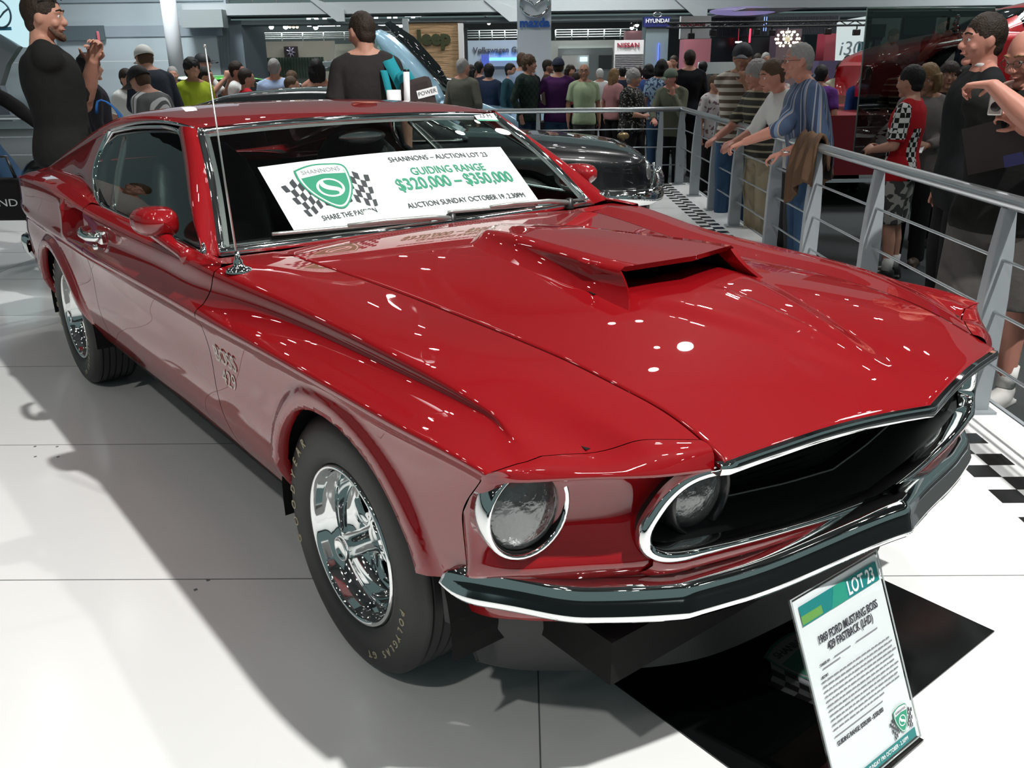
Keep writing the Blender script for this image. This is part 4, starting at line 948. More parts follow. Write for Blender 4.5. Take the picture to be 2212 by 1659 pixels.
q = (-1.720, 21.900, 2.028); ftext('Jeep', q[0], 21.97, q[2], .44, mat('letters_moss', (.045, .055, .02), .5), sp_, bold=.022, depth=.03, sx=1.05)
# blue grey wall with group name
gw = slab('sign_wall', (-1.097, 25.000, 1.140), (0.368, 25.000, 2.037), mat('wall_bluegrey', (.24, .30, .36), .6), deep=.2, label='blue grey wall with dark group name left of the white pillar', cat='sign')
q = (-0.139, 24.900, 1.790); ftext('Volkswagen Group', q[0], 24.97, q[2], .20, INK, gw, bold=.003)
slab('light_strip', (-0.487, 24.800, 1.529), (0.239, 24.800, 1.600), emis('strip_blue', (.06, .30, 1), 5), gw, deep=.1); slab('lit_alcove', (-0.455, 24.900, 1.389), (0.239, 24.900, 1.520), emis('alcove', (.35, .48, .75), .55), gw, deep=.05); slab('lit_end', (-0.702, 24.850, 1.311), (-0.497, 24.850, 1.679), emis('strip_blue2', (.05, .10, .55), .9), gw, deep=.1)
# white pillar
pw = slab('sign_pillar', (0.198, 18.000, 1.319), (0.836, 18.000, 3.502), mat('pillar_white', (.78, .83, .88), .5), deep=.7, label='tall white square pillar with a chrome winged emblem and blue name', cat='sign')
q = (0.521, 17.900, 2.446); m = MB(); m.tube([tuple(HW(q[0]+.262*math.cos(t)*(1+.0*t), 17.95, q[2]+.04+.215*math.sin(t))) for t in aa_], .026, 10, closed=True)
m.tube([tuple(HW(q[0]+x, 17.95, q[2]+z)) for x, z in ((-.235, .14), (-.15, .115), (-.06, .07), (0, -.005), (.06, .07), (.15, .115), (.235, .14))], [.014, .022, .024, .020, .024, .022, .014], 10); m.build('emblem', CHROME, pw)
q = (0.520, 17.900, 2.140); ftext('mazda', q[0], 17.97, q[2]+.02, .215, mat('letters_blue', (.03, .14, .55), .4), pw, bold=.007, sx=1.05)
# slatted board
nb_ = slab('sign_board', (2.851, 25.000, 1.148), (3.627, 25.000, 1.997), mat('board_white', (.60, .60, .60), .5), deep=.2, label='white slatted board with dark red name beside the grey blue column', cat='sign')
q = (3.212, 24.900, 1.885); ftext('NISSAN', q[0], 24.97, q[2]-.02, .155, mat('letters_red', (.28, .01, .03), .5), nb_, bold=.003, sx=1.15)
for k in range(9):
    p0 = (2.867, 24.950, 1.266); p1 = (3.621, 24.950, 1.639); z = p0[2]+(p1[2]-p0[2])*k/8
    m = MB(); m.box(tuple(HW((p0[0]+p1[0])/2, 24.97, z)), (p1[0]-p0[0], .05, .016), RFW); m.build('slat', mat('slat_grey', (.25, .25, .26), .5), nb_, smooth=False)
hc = slab('sign_column', (3.822, 26.000, 1.065), (4.447, 26.000, 2.601), mat('column_bluegrey', (.20, .26, .28), .3), deep=.8, label='grey blue column topped by a dark blue name board', cat='sign')
slab('name_board', (3.745, 25.900, 2.348), (4.456, 25.900, 2.597), mat('board_blue', (.015, .025, .16), .4), hc, deep=.3); q = (4.103, 25.800, 2.492); ftext('HYUNDAI', q[0], 25.87, q[2], .145, PAPER, hc, bold=.003, sx=1.0)
m = MB(); q = (4.098, 25.800, 2.608); m.tube([tuple(HW(q[0]+.12*math.cos(t), 25.87, q[2]+.04+.06*math.sin(t))) for t in aa_], .012, 6, closed=True); m.build('oval_logo', CHROME, hc)
slab('blue_reflex', (4.180, 25.950, 1.594), (4.190, 25.950, 1.930), emis('reflex_glow_blue', (.05, .10, 1), 4), hc, deep=.05)  # blue reflection on the column, put in as a glowing strip
# right hand stands
hb_ = slab('hanging_board', (3.669, 20.000, 1.893), (4.309, 20.000, 2.339), mat('board_pale', (.58, .60, .60), .5), deep=.15, label='white hanging board with red name behind a lighting truss', cat='sign')
q = (3.918, 19.900, 2.168); ftext('NISSAN', q[0], 19.97, q[2], .145, mat('letters_red', (.28, .01, .03), .5), hb_, bold=.003, sx=1.1)
PINK = mat('column_pink', (.33, .22, .25), .5)
for c, lb, m_ in ((((4.510, 24.000, 1.081), (5.206, 24.000, 1.975)), 'pink column under the white hanging board', mat('column_rose', (.40, .14, .17), .5)), (((6.585, 23.000, 1.067), (7.186, 23.000, 2.156)), 'greyish pink column behind the ball chandelier', PINK), (((7.773, 23.000, 1.429), (8.091, 23.000, 2.040)), 'red column left of the bright white panel', mat('column_red', (.50, .07, .10), .5)), (((3.778, 30.000, 2.089), (4.357, 30.000, 2.383)), 'pale rose column end above the slatted board', mat('column_rose2', (.42, .22, .25), .5))):
    slab('column', c[0], c[1], m_, deep=.6, label=lb, cat='column')
slab('video_wall', (5.639, 26.000, 1.444), (7.364, 26.000, 2.046), mat('screen_black', (.006, .010, .014), .2), deep=.2, label='wide black screen wall behind the capped man in the striped polo', cat='screen')
slab('video_wall', (8.208, 26.000, 1.411), (8.726, 26.000, 2.100), mat('screen_black', (.006, .010, .014), .2), deep=.2, label='narrow black screen to the right of the ball chandelier', cat='screen')
ct = slab('curtain', (5.706, 26.500, 2.080), (9.308, 26.500, 2.589), mat('curtain_grey', (.17, .19, .22), .6), deep=.1, label='grey pleated curtain band above the black screens', cat='curtain')
p0 = (5.710, 26.400, 2.089); p1 = (9.234, 26.400, 2.585); m = MB()
for k in range(90): m.box(tuple(HW(p0[0]+(p1[0]-p0[0])*k/89, 26.46, (p0[2]+p1[2])/2)), (.022, .04, p1[2]-p0[2]), RFW)
m.build('pleats', mat('curtain_dark', (.09, .10, .12), .6), ct, smooth=False)
for a, b_, m_, lb in (((6.427, 25.000, 1.893), (6.461, 25.000, 2.235), emis('neon_red', (1, .03, .06), 4), 'red neon tube hanging before the black screen'), ((6.142, 25.000, 1.920), (6.142, 25.000, 2.239), emis('neon_red_dim', (.6, .02, .04), 1.2), 'thin dim red neon line left of the bright neon tube'), ((6.071, 25.000, 1.886), (6.240, 25.000, 1.930), emis('letters_white', (.85, .95, 1), 2.2), 'small white lit sign before the black screen')):
    slab('neon_tube', a, b_, m_, deep=.05, label=lb, cat='lamp')
for a, b_ in (((6.933, 25.500, 2.189), (6.928, 25.500, 2.547)), ((6.996, 25.500, 2.188), (6.990, 25.500, 2.546))): tag(slab('light_tube', a, b_, emis('neon_pale', (.25, .40, 1), 2.0), deep=.05), 'thin blue light tube in front of the pleated curtain', 'lamp', 'blue light tubes')
m = MB(); q = (5.970, 24.000, 2.478); m.ball(tuple(HW(q[0], 24, q[2]+.14)), (.85, .85, .10), 24, 10); o = m.build('ceiling_dish', emis('dish_violet', (.30, .26, .55), .6)); tag(o, 'violet lit ceiling dish above the pleated curtain', 'lamp')
ip = thing('leaning_sign', 'bright white leaning panel with thin numeral name at the right', 'sign', (0, 0, 0))
face_poly('lit_face', [(7.788, 22.000, 1.012), (7.719, 22.000, 2.283), (8.363, 22.000, 2.375), (8.381, 22.000, 1.723), (8.407, 22.000, 0.984)], emis('panel_glow', (.80, .92, .92), .72), ip, Vector((0, 0, 0)))
q = (8.025, 21.900, 1.665); ftext('i30', q[0], 21.95, q[2], .44, mat('letters_grey', (.30, .38, .42), .4), ip, shear=.12)
face_poly('teal_corner', [(8.201, 21.950, 1.440), (8.219, 21.950, 1.825), (8.370, 21.950, 1.823), (8.354, 21.950, 1.438)], mat('corner_teal', (.03, .14, .17), .4), ip, Vector((0, 0, 0)))
slab('counter', (7.004, 21.000, 1.037), (7.953, 21.000, 1.418), mat('counter_violet', (.10, .08, .16), .5), deep=1, label='dark violet counter under the bright white panel', cat='counter')
slab('counter', (4.405, 21.000, 1.169), (5.504, 21.000, 1.420), mat('counter_white', (.55, .62, .64), .4), deep=.6, label='white lit counter behind the dark suited man', cat='counter')
# lighting truss with spots
tr = thing('lighting_truss', 'black lighting truss crossing in front of the pleated curtain', 'truss', (0, 0, 0)); p0, p1 = (2.530, 15.000, 1.945), (5.768, 15.000, 1.905); q = (2.966, 15.000, 2.014)
m = MB(); DK = mat('truss_dark', (.05, .055, .055), .5)
for z in (p0[2], q[2]): m.tube([tuple(HW(p0[0], 15, z)), tuple(HW(p1[0], 15, z))], .016, 6)
n_ = 26
for k in range(n_): 
    u0, u1 = p0[0]+(p1[0]-p0[0])*k/n_, p0[0]+(p1[0]-p0[0])*(k+1)/n_; m.tube([tuple(HW(u0, 15, p0[2] if k % 2 else q[2])), tuple(HW(u1, 15, q[2] if k % 2 else p0[2]))], .008, 5)
m.build('truss_bars', DK, tr)
for c, lb in (((3.270, 15.000, 1.861), 'leftmost black stage spot under the truss'), ((3.962, 15.000, 1.866), 'black stage spot under the truss above the capped man'), ((4.206, 15.000, 1.849), 'black stage spot under the truss left of the chandelier'), ((5.096, 15.000, 1.858), 'black stage spot under the truss right of the chandelier'), ((2.926, 15.000, 1.817), 'black stage spot hanging before the white board with red name'), ((5.555, 15.000, 1.839), 'black stage spot hanging before the white panel')):
    l = thing('stage_spot', lb, 'lamp', tuple(HW(*c)), 0, 'stage spots on the truss'); mb = MB(); mb.box((0, 0, 0), (.10, .10, .09), RFW); mb.build('body', BLACK, l, bevel=.01); mb = MB(); mb.tube([(0, 0, .03), (0, 0, p0[2]-c[2])], .012, 6); mb.build('clamp', BLACK, l)
# ball chandelier
ch = thing('chandelier', 'round chandelier of many small warm bulbs', 'lamp', tuple(HW(*(5.954, 20.000, 1.864)))); BULB = emis('bulb_warm', (1, .80, .48), 9)
k = 0
for lat, n in ((-55, 6), (-28, 8), (0, 10), (28, 8), (55, 6)):
    for i in range(n):
        a, b_ = math.radians(lat), 2*math.pi*(i+.3*(lat % 3))/n; p = (.24*math.cos(a)*math.cos(b_), .24*math.cos(a)*math.sin(b_), .165*math.sin(a)); mb = MB(); mb.ball(p, .024, 8, 6); mb.build('bulb', BULB, ch); k += 1
mb = MB()
mb.ball((0, 0, 0), (.06, .06, .10), 10, 8); mb.tube([(0, 0, -.2), (0, 0, .22)], .008, 6); mb.build('stem', STEEL, ch)
# ceiling panel, right end walls
slab('ceiling_panel', (5.532, 22.000, 2.588), (6.956, 22.000, 2.580), mat('panel_light', (.44, .45, .50), .5), deep=5, label='pale flat light panel under the ceiling at upper right', cat='panel')
rw = slab('wall_right', (11.560, 30.000, 0.776), (16.153, 30.000, 2.861), mat('wall_rear', (.19, .20, .19), .7), deep=.3, kind='structure')
slab('wall_screen', (11.532, 29.900, 2.100), (11.997, 29.900, 2.475), VOID, rw, deep=.1); slab('wall_screen', (12.554, 29.900, 2.155), (13.565, 29.900, 2.753), VOID, rw, deep=.1); slab('wall_screen', (13.002, 29.900, 1.599), (13.596, 29.900, 2.074), VOID, rw, deep=.1); slab('wall_poster', (11.701, 29.900, 1.588), (11.882, 29.900, 2.013), mat('poster_dark', (.05, .04, .06), .5), rw, deep=.1)
slab('wall_far', (13.579, 29.000, 0.905), (15.049, 29.000, 3.209), mat('wall_taupe', (.20, .19, .17), .7), rw, deep=.2); slab('wall_end', (15.059, 28.000, 0.434), (14.929, 28.000, 3.267), mat('wall_bluegrey2', (.20, .24, .27), .6), rw, deep=.3); slab('wall_dark', (15.370, 27.900, 0.433), (17.639, 27.900, 3.226), mat('wall_navy', (.05, .07, .10), .6), rw, deep=.3)
# glass screen
gs = thing('glass_screen', 'tall greenish glass screen panel behind the man photographing at the right', 'screen', (0, 0, 0))
GLZ = glass('screen_glass', (.07, .10, .09), 1, 1.7)
m = MB(); P = [tuple(HW(*p)) for p in ((3.441, 9.000, 0.492), (3.412, 9.000, 1.891), (4.214, 8.200, 1.833), (4.558, 8.200, 0.244))]; m.add(P, [(0, 1, 2, 3)]); m.build('pane', GLZ, gs, smooth=False)
m = MB(); m.tube([tuple(Vector(P[1])), tuple(Vector(P[2]))], .010, 6); m.build('top_edge', mat('glass_edge', (.20, .28, .26), .2), gs); m = MB(); m.tube([P[0], P[1]], .008, 6); m.build('side_edge', mat('glass_edge', (.20, .28, .26), .2), gs)
# silver foil tree
sv = thing('foil_tree', 'silver foil tree sculpture behind the suited man', 'sculpture', tuple(HW(*(5.228, 11.000, 1.268)))); FOIL = mat('foil', (.80, .84, .86), .12, 1)
def spray(x0, z0, x1, z1, n, r):
    mb = MB()
    for k in range(n):
        t = k/(n-1); c = np.array((x0+(x1-x0)*t, 0, z0+(z1-z0)*t)); 
        for j in range(3):
            a = RNG.uniform(0, 6.28); d = np.array((math.cos(a), math.sin(a), .5))*r*(1.15-t*.8); w3 = RT*float(d[0])+FW*float(d[1])+Vector((0, 0, float(d[2]))); b0 = RT*float(c[0])+Vector((0, 0, float(c[2])))
            mb.tube([tuple(b0), tuple(b0+w3*.6), tuple(b0+w3)], [.012, .022, .003], 5)
    return mb.build('branch', FOIL, sv)
spray(-.02, HF-sv.location.z+.02, -.02, .05, 18, .10); spray(-.02, 0, .0, .62, 26, .085); spray(-.12, -.1, -.16, .28, 14, .07); spray(.10, -.1, .16, .16, 10, .06); spray(-.2, -.2, -.22, .06, 8, .06)
# ================================================================== ceiling with trusses and lamps
CEIL = mat('ceiling_grey', (.20, .215, .22), .8)
m = MB(); m.box(tuple(HW(0, 14, 9.4)), (44, 44, .1), RFW); o = m.build('ceiling', CEIL, smooth=False); o['kind'] = 'structure'
k = 0
for u in (-12, -7, -2.4, 2.2, 6.8, 12):
    k += 1; t = MB()
    for dz, du in ((0, -.2), (0, .2), (.45, 0)): t.tube([tuple(HW(u+du, -6, 8.2+dz)), tuple(HW(u+du, 30, 8.2+dz))], .05, 6)
    for i in range(30): t.tube([tuple(HW(u+(-.2 if i % 2 else .2), -6+1.2*i, 8.2)), tuple(HW(u, -5.4+1.2*i, 8.65))], .025, 5); 
    o = t.build('trim_%d' % (k+1), mat('truss_grey', (.22, .23, .24), .5)); o['kind'] = 'structure'
k = 0
for v in (-4, 3, 10, 18):
    t = MB(); t.box(tuple(HW(0, v, 9.1)), (40, .5, .5), RFW); o = t.build('trim_%d' % (9+k), mat('beam_grey', (.16, .17, .18), .6)); o['kind'] = 'structure'; k += 1
LAMP = emis('ceiling_lamp_glow', (1, .98, .94), 55)
lm_ = None
def ceiling_lamp(u, v, z=7.9, r=.11):
    global lm_
    l = thing('ceiling_lamp', 'round white spot lamp hung from a roof truss high above the cars', 'lamp', tuple(HW(u, v, z)), 0, 'spot lamps on the roof trusses')
    if lm_ is None:
        mb = MB(); mb.lathe([(.0001, -.001), (1, 0)], 16, axis='z'); g = mb.mesh('glow'); mb = MB(); mb.lathe([(1.02, -.02), (1.15, .4), (.7, 1.6), (.0001, 1.7)], 16, axis='z'); h_ = mb.mesh('can'); lm_ = (g, h_); g.materials.append(LAMP); h_.materials.append(BLACK)
    for nm, me in (('lamp_glow', lm_[0]), ('lamp_can', lm_[1])):
        o = bpy.data.objects.new(nm, me); COL.objects.link(o); o.parent = l; o.scale = (r, r, r)
for u in (-12, -7, -2.4, 2.2, 6.8, 12):
    for v in np.arange(-5, 27, 3.1):
        for d in ((-.16, .16) if RNG.random() < .55 else (0,)):
            pw_ = HW(u, v, 0)
            if -2.4 < pw_.x < 1.2 and 1.2 < pw_.y < 7.4: continue
            if RNG.random() < .86: ceiling_lamp(u+d*1.6+RNG.uniform(-.5, .5), v+RNG.uniform(-.8, .8), 7.9+RNG.uniform(-.3, .1), RNG.uniform(.07, .13))
# ================================================================== other cars
TYRE = RUBBER
def gencar(name, label, loc, yaw, L, HWD, prof, glassz, paint, wheels, wr=.31, arch=.36, zb=.22, group=None, extra=None, roof=True):
    """prof: (x, half width, shoulder z, centre z) stations of the lower body, rear to front; glassz: greenhouse stations (x, half base, half top, base z, roof z)"""
    r = thing(name, label, 'car', loc, yaw, group)
    prof = np.array(prof, float); n = 90; xs = np.linspace(prof[0, 0], prof[-1, 0], n); A = pchip(prof[:, 0], prof[:, 1:], xs); rows = []
    for x, (hw, zs, zt) in zip(xs, A):
        half = [(hw*.80, zb), (hw*.93, zb+.03), (hw*.985, zb+.12), (hw, zb+(zs-zb)*.45), (hw*.998, zs-.12), (hw*.985, zs-.05), (hw*.95, zs-.012), (hw*.88, zs+(zt-zs)*.35), (hw*.6, zs+(zt-zs)*.8), (hw*.3, zt), (0, zt)]
        t = np.linspace(0, 10, 41); h = pchip(np.arange(11), np.array(half), t); rows.append(np.c_[np.full(41, x), h])
    P = np.array(rows)
    for s in (-1, 1):
        Q = P.copy(); Q[..., 1] *= s; bm = bmesh.new(); vs = [[bm.verts.new(p) for p in q] for q in Q]
        for i in range(n-1):
            for j in range(40):
                c = Q[i, j]; c2 = (Q[i, j]+Q[i+1, j+1])/2
                if any((c2[0]-wx)**2+(c2[2]-wr)**2 < arch**2 for wx in wheels) and abs(c2[1]) > .45 and j < 22: continue
                bm.faces.new((vs[i][j], vs[i+1][j], vs[i+1][j+1], vs[i][j+1]))
        for k in (0, n-1): bm.faces.new([vs[k][j] for j in range(41)]+[bm.verts.new((Q[k, 0, 0], 0, zb))])
        for v in bm.verts:
            for wx in wheels:
                d = math.hypot(v.co.x-wx, v.co.z-wr)
                if arch-.03 < d < arch+.03 and abs(v.co.y) > .45 and any(e.is_boundary for e in v.link_edges): v.co.x = wx+(v.co.x-wx)*arch/d; v.co.z = wr+(v.co.z-wr)*arch/d
        bmesh.ops.delete(bm, geom=[v for v in bm.verts if not v.link_faces], context='VERTS')
        me = bpy.data.meshes.new('body_side'); bm.to_mesh(me); bm.free(); link('body_side', me, paint, r)
    if roof:
        g = np.array(glassz, float); xs = np.linspace(g[0, 0], g[-1, 0], 40); B = pchip(g[:, 0], g[:, 1:], xs); R_ = []
        for x, (hb, ht, z0, z1) in zip(xs, B):
            half = [(hb, z0), (hb*.72+ht*.28, z0+(z1-z0)*.4), (ht*1.02, z0+(z1-z0)*.82), (ht*.9, z0+(z1-z0)*.95), (ht*.5, z1), (0, z1+.004)]; h = pchip(np.arange(6), np.array(half), np.linspace(0, 5, 21)); R_.append(np.vstack([np.c_[np.full(21, x), h], mir(np.c_[np.full(21, x), h])[-2::-1]]))
        m = MB(); m.grid(np.array(R_)); m.build('roof', paint, r)
        DG = mat('car_glass', (.012, .016, .016), .03, 0, 1)
        for s in (-1, 1):
            m = MB(); R2 = np.array(R_)[5:-6, 2:11].copy() if s > 0 else mir(np.array(R_)[5:-6, 2:11]); R2[..., 1] += s*.004; m.grid(R2); m.build('side_window', DG, r)
        for sl, nm in (((-9, -1), 'windscreen'), ((1, 9), 'rear_window')):
            m = MB(); R2 = np.array(R_)[sl[0]:sl[1], 9:32].copy(); R2[..., 2] += .006; m.grid(R2); m.build(nm, DG, r)
    hwm = prof[:, 1].max()
    for wx in wheels:
        for s in (-1, 1):
            w_ = bpy.data.objects.new('wheel', None); COL.objects.link(w_); w_.parent = r; w_.location = (wx, s*(hwm-.13), wr); w_.empty_display_size = .1
            m = MB(); m.lathe([(wr*.62, -.09), (wr*.8, -.105), (wr*.95, -.095), (wr, -.07), (wr, .07), (wr*.95, .095), (wr*.62, .09)], 40); m.build('tyre', TYRE, w_)
            m = MB(); m.lathe([(wr*.63, s*.092), (wr*.58, s*.10), (wr*.5, s*.05), (wr*.2, s*.06), (.001, s*.075)], 30); m.build('rim', CHROME, w_)
            m = MB(); m.lathe([(arch*1.02, -s*.22), (arch*1.02, s*.10)], 30); m.lathe([(arch*1.02, -s*.15), (.001, -s*.15)], 30); m.build('wheel_well', MATTE, w_)
    return r
BPAINT = mat('black_paint', (.004, .005, .006), .3, 0, 1, .3, coat_rough=.015)
yawR = math.atan2(RT.y, RT.x)
c = HW(-1.28, 7.30, 0)
bc = gencar('classic_car', 'long black classic car with chrome quarter bumpers parked behind the red car', (c.x, c.y, 0), yawR-.0, 4.7, .86,
  [(-2.34,.66,.74,.76),(-2.25,.74,.78,.86),(-1.9,.80,.86,.93),(-1.3,.84,.90,.96),(-.6,.85,.90,.94),(.2,.85,.89,.93),(.8,.85,.87,.95),(1.3,.84,.85,.93),(1.8,.81,.82,.89),(2.15,.75,.78,.84),(2.30,.66,.74,.78),(2.34,.60,.68,.70)],
  [(-1.55,.66,.50,.92,.93),(-1.15,.72,.54,.92,1.14),(-.75,.76,.57,.92,1.255),(-.2,.77,.58,.92,1.285),(.3,.76,.57,.92,1.25),(.62,.74,.55,.92,1.10),(.98,.70,.52,.92,.925)], BPAINT, (-1.36, 1.36), .33, .39)
for s in (-1, 1):
    m = MB(); m.tube(polyl([(1.98, s*.80, .50), (2.16, s*.80, .50), (2.32, s*.72, .50), (2.40, s*.55, .50), (2.415, s*.36, .50)], 20), .055, 12, up=(0, 0, 1), flat=1.15); m.ball((2.415, s*.36, .50), (.05, .05, .062), 10, 8); m.ball((1.98, s*.80, .50), (.05, .05, .062), 10, 8); m.build('front_bumper', CHROME, bc)
    m = MB(); m.tube(polyl([(2.40, s*.42, .52), (2.43, s*.42, .58), (2.40, s*.42, .66)], 8), .045, 10); m.build('bumper_guard', CHROME, bc)
    m = MB(); m.tube(polyl([(-1.98, s*.80, .48), (-2.20, s*.80, .48), (-2.36, s*.70, .48), (-2.40, s*.2, .48)], 20), .05, 12, up=(0, 0, 1)); m.build('rear_bumper', CHROME, bc)
    for dy, z, mm in ((.0, .70, mat('lamp_red', (.35, .006, .01), .15, 0, 1)), (-.13, .70, mat('lamp_amber', (.5, .14, .01), .2, 0, 1))):
        m = MB(); m.ball((-2.33, s*(.58+dy), z), (.03, .05, .05), 16, 10); m.build('tail_lamp', mm, bc)
    m = MB(); m.ball((2.30, s*.56, .66), (.05, .09, .09), 18, 12); m.build('headlamp', LENS, bc)
    m = MB(); m.tube(polyl([(2.355, s*.60, .73), (2.36, s*.63, .64), (2.33, s*.66, .54), (2.26, s*.72, .45)], 12), .010, 8); m.build('edge_trim', CHROME, bc)
    m = MB(); xs = np.linspace(-1.5, .95, 30); m.tube(np.c_[xs, s*(.775-.05*np.abs(xs/1.6)**3), np.full(30, .925)], .009, 6); m.build('waist_trim', CHROME, bc)
m = MB(); m.box((2.33, 0, .62), (.06, .62, .20)); m.build('grille', mat('grille_dark', (.05, .05, .05), .3, .7), bc, bevel=.02)
m = MB(); m.ball((2.20, 0, .88), (.05, .014, .03), 10, 8); m.tube([(2.20, 0, .84), (2.20, 0, .88)], .012, 8); m.build('hood_mascot', mat('mascot', (.30, .22, .12), .3, .8), bc)
# pale blue concept car with its door raised like a wing
ICE = mat('ice_blue', (.36, .58, .72), .25, .15, 1.0, .4)
c = HW((-0.818, 14.500, 1.025)[0]-.80, 15.2, 0)
ic = gencar('concept_car', 'pale ice blue show car with its door raised like a wing', (c.x, c.y, HF+.25), yawR-.35, 4.4, .95,
  [(-2.2,.75,.80,.84),(-1.9,.88,.92,.95),(-1.3,.94,.95,.98),(-.5,.93,.84,.88),(.2,.92,.80,.86),(.9,.94,.86,.80),(1.4,.95,.88,.74),(1.85,.88,.74,.66),(2.15,.72,.56,.52),(2.2,.6,.46,.45)],
  [(-1.9,.62,.40,.9,.92),(-1.2,.70,.46,.86,1.14),(-.5,.74,.50,.84,1.24),(.1,.74,.50,.82,1.18),(.6,.70,.48,.80,1.02),(1.1,.64,.44,.76,.78)], ICE, (-1.35, 1.35), .36, .42, zb=.18)
m = MB(); Q = []
for t, wd in ((0, .22), (.15, .40), (.4, .50), (.7, .46), (.9, .36), (1, .20)):
    b0 = Vector((.95, -.80, .82)); d = Vector((-1.0, -.10, 1.02)); p = b0+d*t; sd = Vector((.42, .2, .46)); Q.append([tuple(p-sd*wd*.55+Vector((0, -.05, 0))), tuple(p-sd*wd*.2+Vector((0, -.13, 0))), tuple(p+sd*wd*.2+Vector((0, -.12, 0))), tuple(p+sd*wd*.5)])
m.grid(np.array([polyl(np.array([np.array(q)[k] for q in Q]), 20) for k in range(4)])); dr = m.build('raised_door', ICE, ic, solid=.03)
m = MB(); Q2 = []
for t, wd in ((0, .05), (.3, .22), (.7, .24), (1, .08)):
    p = Vector((.95, -.80, .82))+Vector((-1.0, -.10, 1.02))*t; sd = Vector((.42, .2, .46)); Q2.append([tuple(p+sd*(.26)+Vector((0, -.02, .01))), tuple(p+sd*(.28+wd)+Vector((0, .06, .0)))])
m.grid(np.array(Q2)); m.build('door_glass', mat('car_glass', (.012, .016, .016), .03, 0, 1), dr, solid=.02)
m = MB(); m.box((2.17, 0, .42), (.08, 1.1, .16)); m.build('grille', MATTE, ic, bevel=.03); m = MB(); m.lathe([(.001, .02), (.07, .015), (.09, 0)], 16, axis='x', c=(2.20, 0, .46)); m.build('badge', CHROME, ic)
sd_ = HW((-0.818, 14.500, 1.025)[0]-.80, 15.2, HF+.125); m = MB(); m.lathe([(.001, .125), (2.75, .125), (2.75, -.125)], 48, axis='z', c=tuple(sd_)); tag(m.build('turntable', mat('turntable_grey', (.35, .40, .42), .3), sharp=30), 'round pale turntable under the ice blue show car', 'stand')
# red show car on a red plinth, green car, dark hatchbacks
c = HW((4.032, 9.600, 0.967)[0]+1.2, 11.2, 0)
rp = slab('red_plinth', (3.170, 10.200, 0.196), (5.071, 10.200, 0.849), mat('plinth_red', (.20, .010, .018), .5), deep=3.2); tag(rp, 'dark red carpeted plinth with a pale kick strip behind the striped shirt man', 'plinth')
rp.data.transform(Matrix.Translation((0, 0, 0)))
slab('kick_strip', (3.162, 10.150, 0.119), (5.160, 10.150, 0.155), mat('strip_pale', (.50, .56, .58), .5), rp, deep=.04)
zp = (3.881, 10.200, 0.864)[2]
c = HW((4.542, 10.200, 0.934)[0]+1.85, 11.5, 0)
gencar('show_car', 'bright red show car standing on the dark red plinth', (c.x, c.y, zp), yawR+math.pi, 4.3, .88,
  [(-2.1,.70,.82,.84),(-1.8,.82,.88,.90),(-1,.87,.88,.9),(0,.88,.84,.88),(.8,.88,.80,.88),(1.5,.85,.72,.78),(2.0,.74,.58,.62),(2.12,.6,.48,.5)],
  [(-1.8,.62,.46,.86,.9),(-1.1,.72,.52,.86,1.18),(-.4,.75,.55,.86,1.25),(.2,.74,.54,.86,1.16),(.9,.68,.48,.84,.86)], mat('show_red', (.62, .010, .016), .3, 0, 1, .3), (-1.3, 1.3), .32, .37, zb=.14)
GRN = mat('lime_green', (.09, .52, .07), .3, 0, 1, .3)
c = HW((-5.224, 12.500, 1.139)[0]+.6, 16.0, 0)
gencar('hatchback', 'bright green hatchback behind the boy in the grey track top', (c.x, c.y, HF+.05), yawR+1.1, 3.9, .86,
  [(-1.9,.70,.92,.95),(-1.7,.80,1.0,1.02),(-1,.85,.98,1.0),(0,.86,.94,.97),(.8,.86,.90,.95),(1.5,.82,.78,.86),(1.9,.68,.6,.64)],
  [(-1.75,.66,.52,.98,1.05),(-1.5,.72,.56,.98,1.38),(-.6,.74,.58,.97,1.46),(0,.74,.57,.96,1.40),(.9,.68,.5,.92,.96)], GRN, (-1.2, 1.2), .31, .36)
DKP = mat('dark_car_paint', (.012, .015, .020), .3, 0, 1, .3)
for px_u, v, yw, lb, pt in (((-5.430, 17.000, 1.293)[0], 17.5, .4, 'dark hatchback behind the capped man left of the aerial tip', DKP), ((-4.581, 18.500, 1.220)[0], 19, .2, 'dark saloon behind the man in the pale blue shirt', DKP), ((5.075, 22.000, 1.150)[0], 23, .3, 'dark green car under the white counter behind the striped polo', mat('bottle_green', (.01, .05, .045), .3, 0, 1)), ((-1.229, 18.000, 1.227)[0], 18.6, .5, 'dark grey car with a raised tailgate before the stone sign', mat('dark_grey_paint', (.03, .03, .035), .3, 0, 1))):
    c = HW(px_u, v, 0); o = gencar('hatchback', lb, (c.x, c.y, HF), yawR+yw, 4.1, .86, [(-1.95,.70,.88,.9),(-1.7,.80,.96,.98),(-1,.85,.94,.96),(0,.86,.92,.95),(.9,.86,.90,.95),(1.6,.82,.78,.86),(2,.68,.6,.64)],
      [(-1.75,.66,.52,.95,1.0),(-1.4,.72,.56,.95,1.32),(-.6,.74,.58,.95,1.42),(.1,.74,.57,.95,1.36),(1.0,.68,.5,.92,.96)], pt, (-1.25, 1.25), .31, .36)
    if 'tailgate' in lb:
        m = MB(); m.grid(np.array([polyl([(-1.3, y, 1.42), (-1.8, y, 1.68), (-2.35, y*.9, 1.70), (-2.6, y*.8, 1.58)], 14) for y in np.linspace(-.66, .66, 9)])); m.build('tailgate', pt, o, solid=.05)
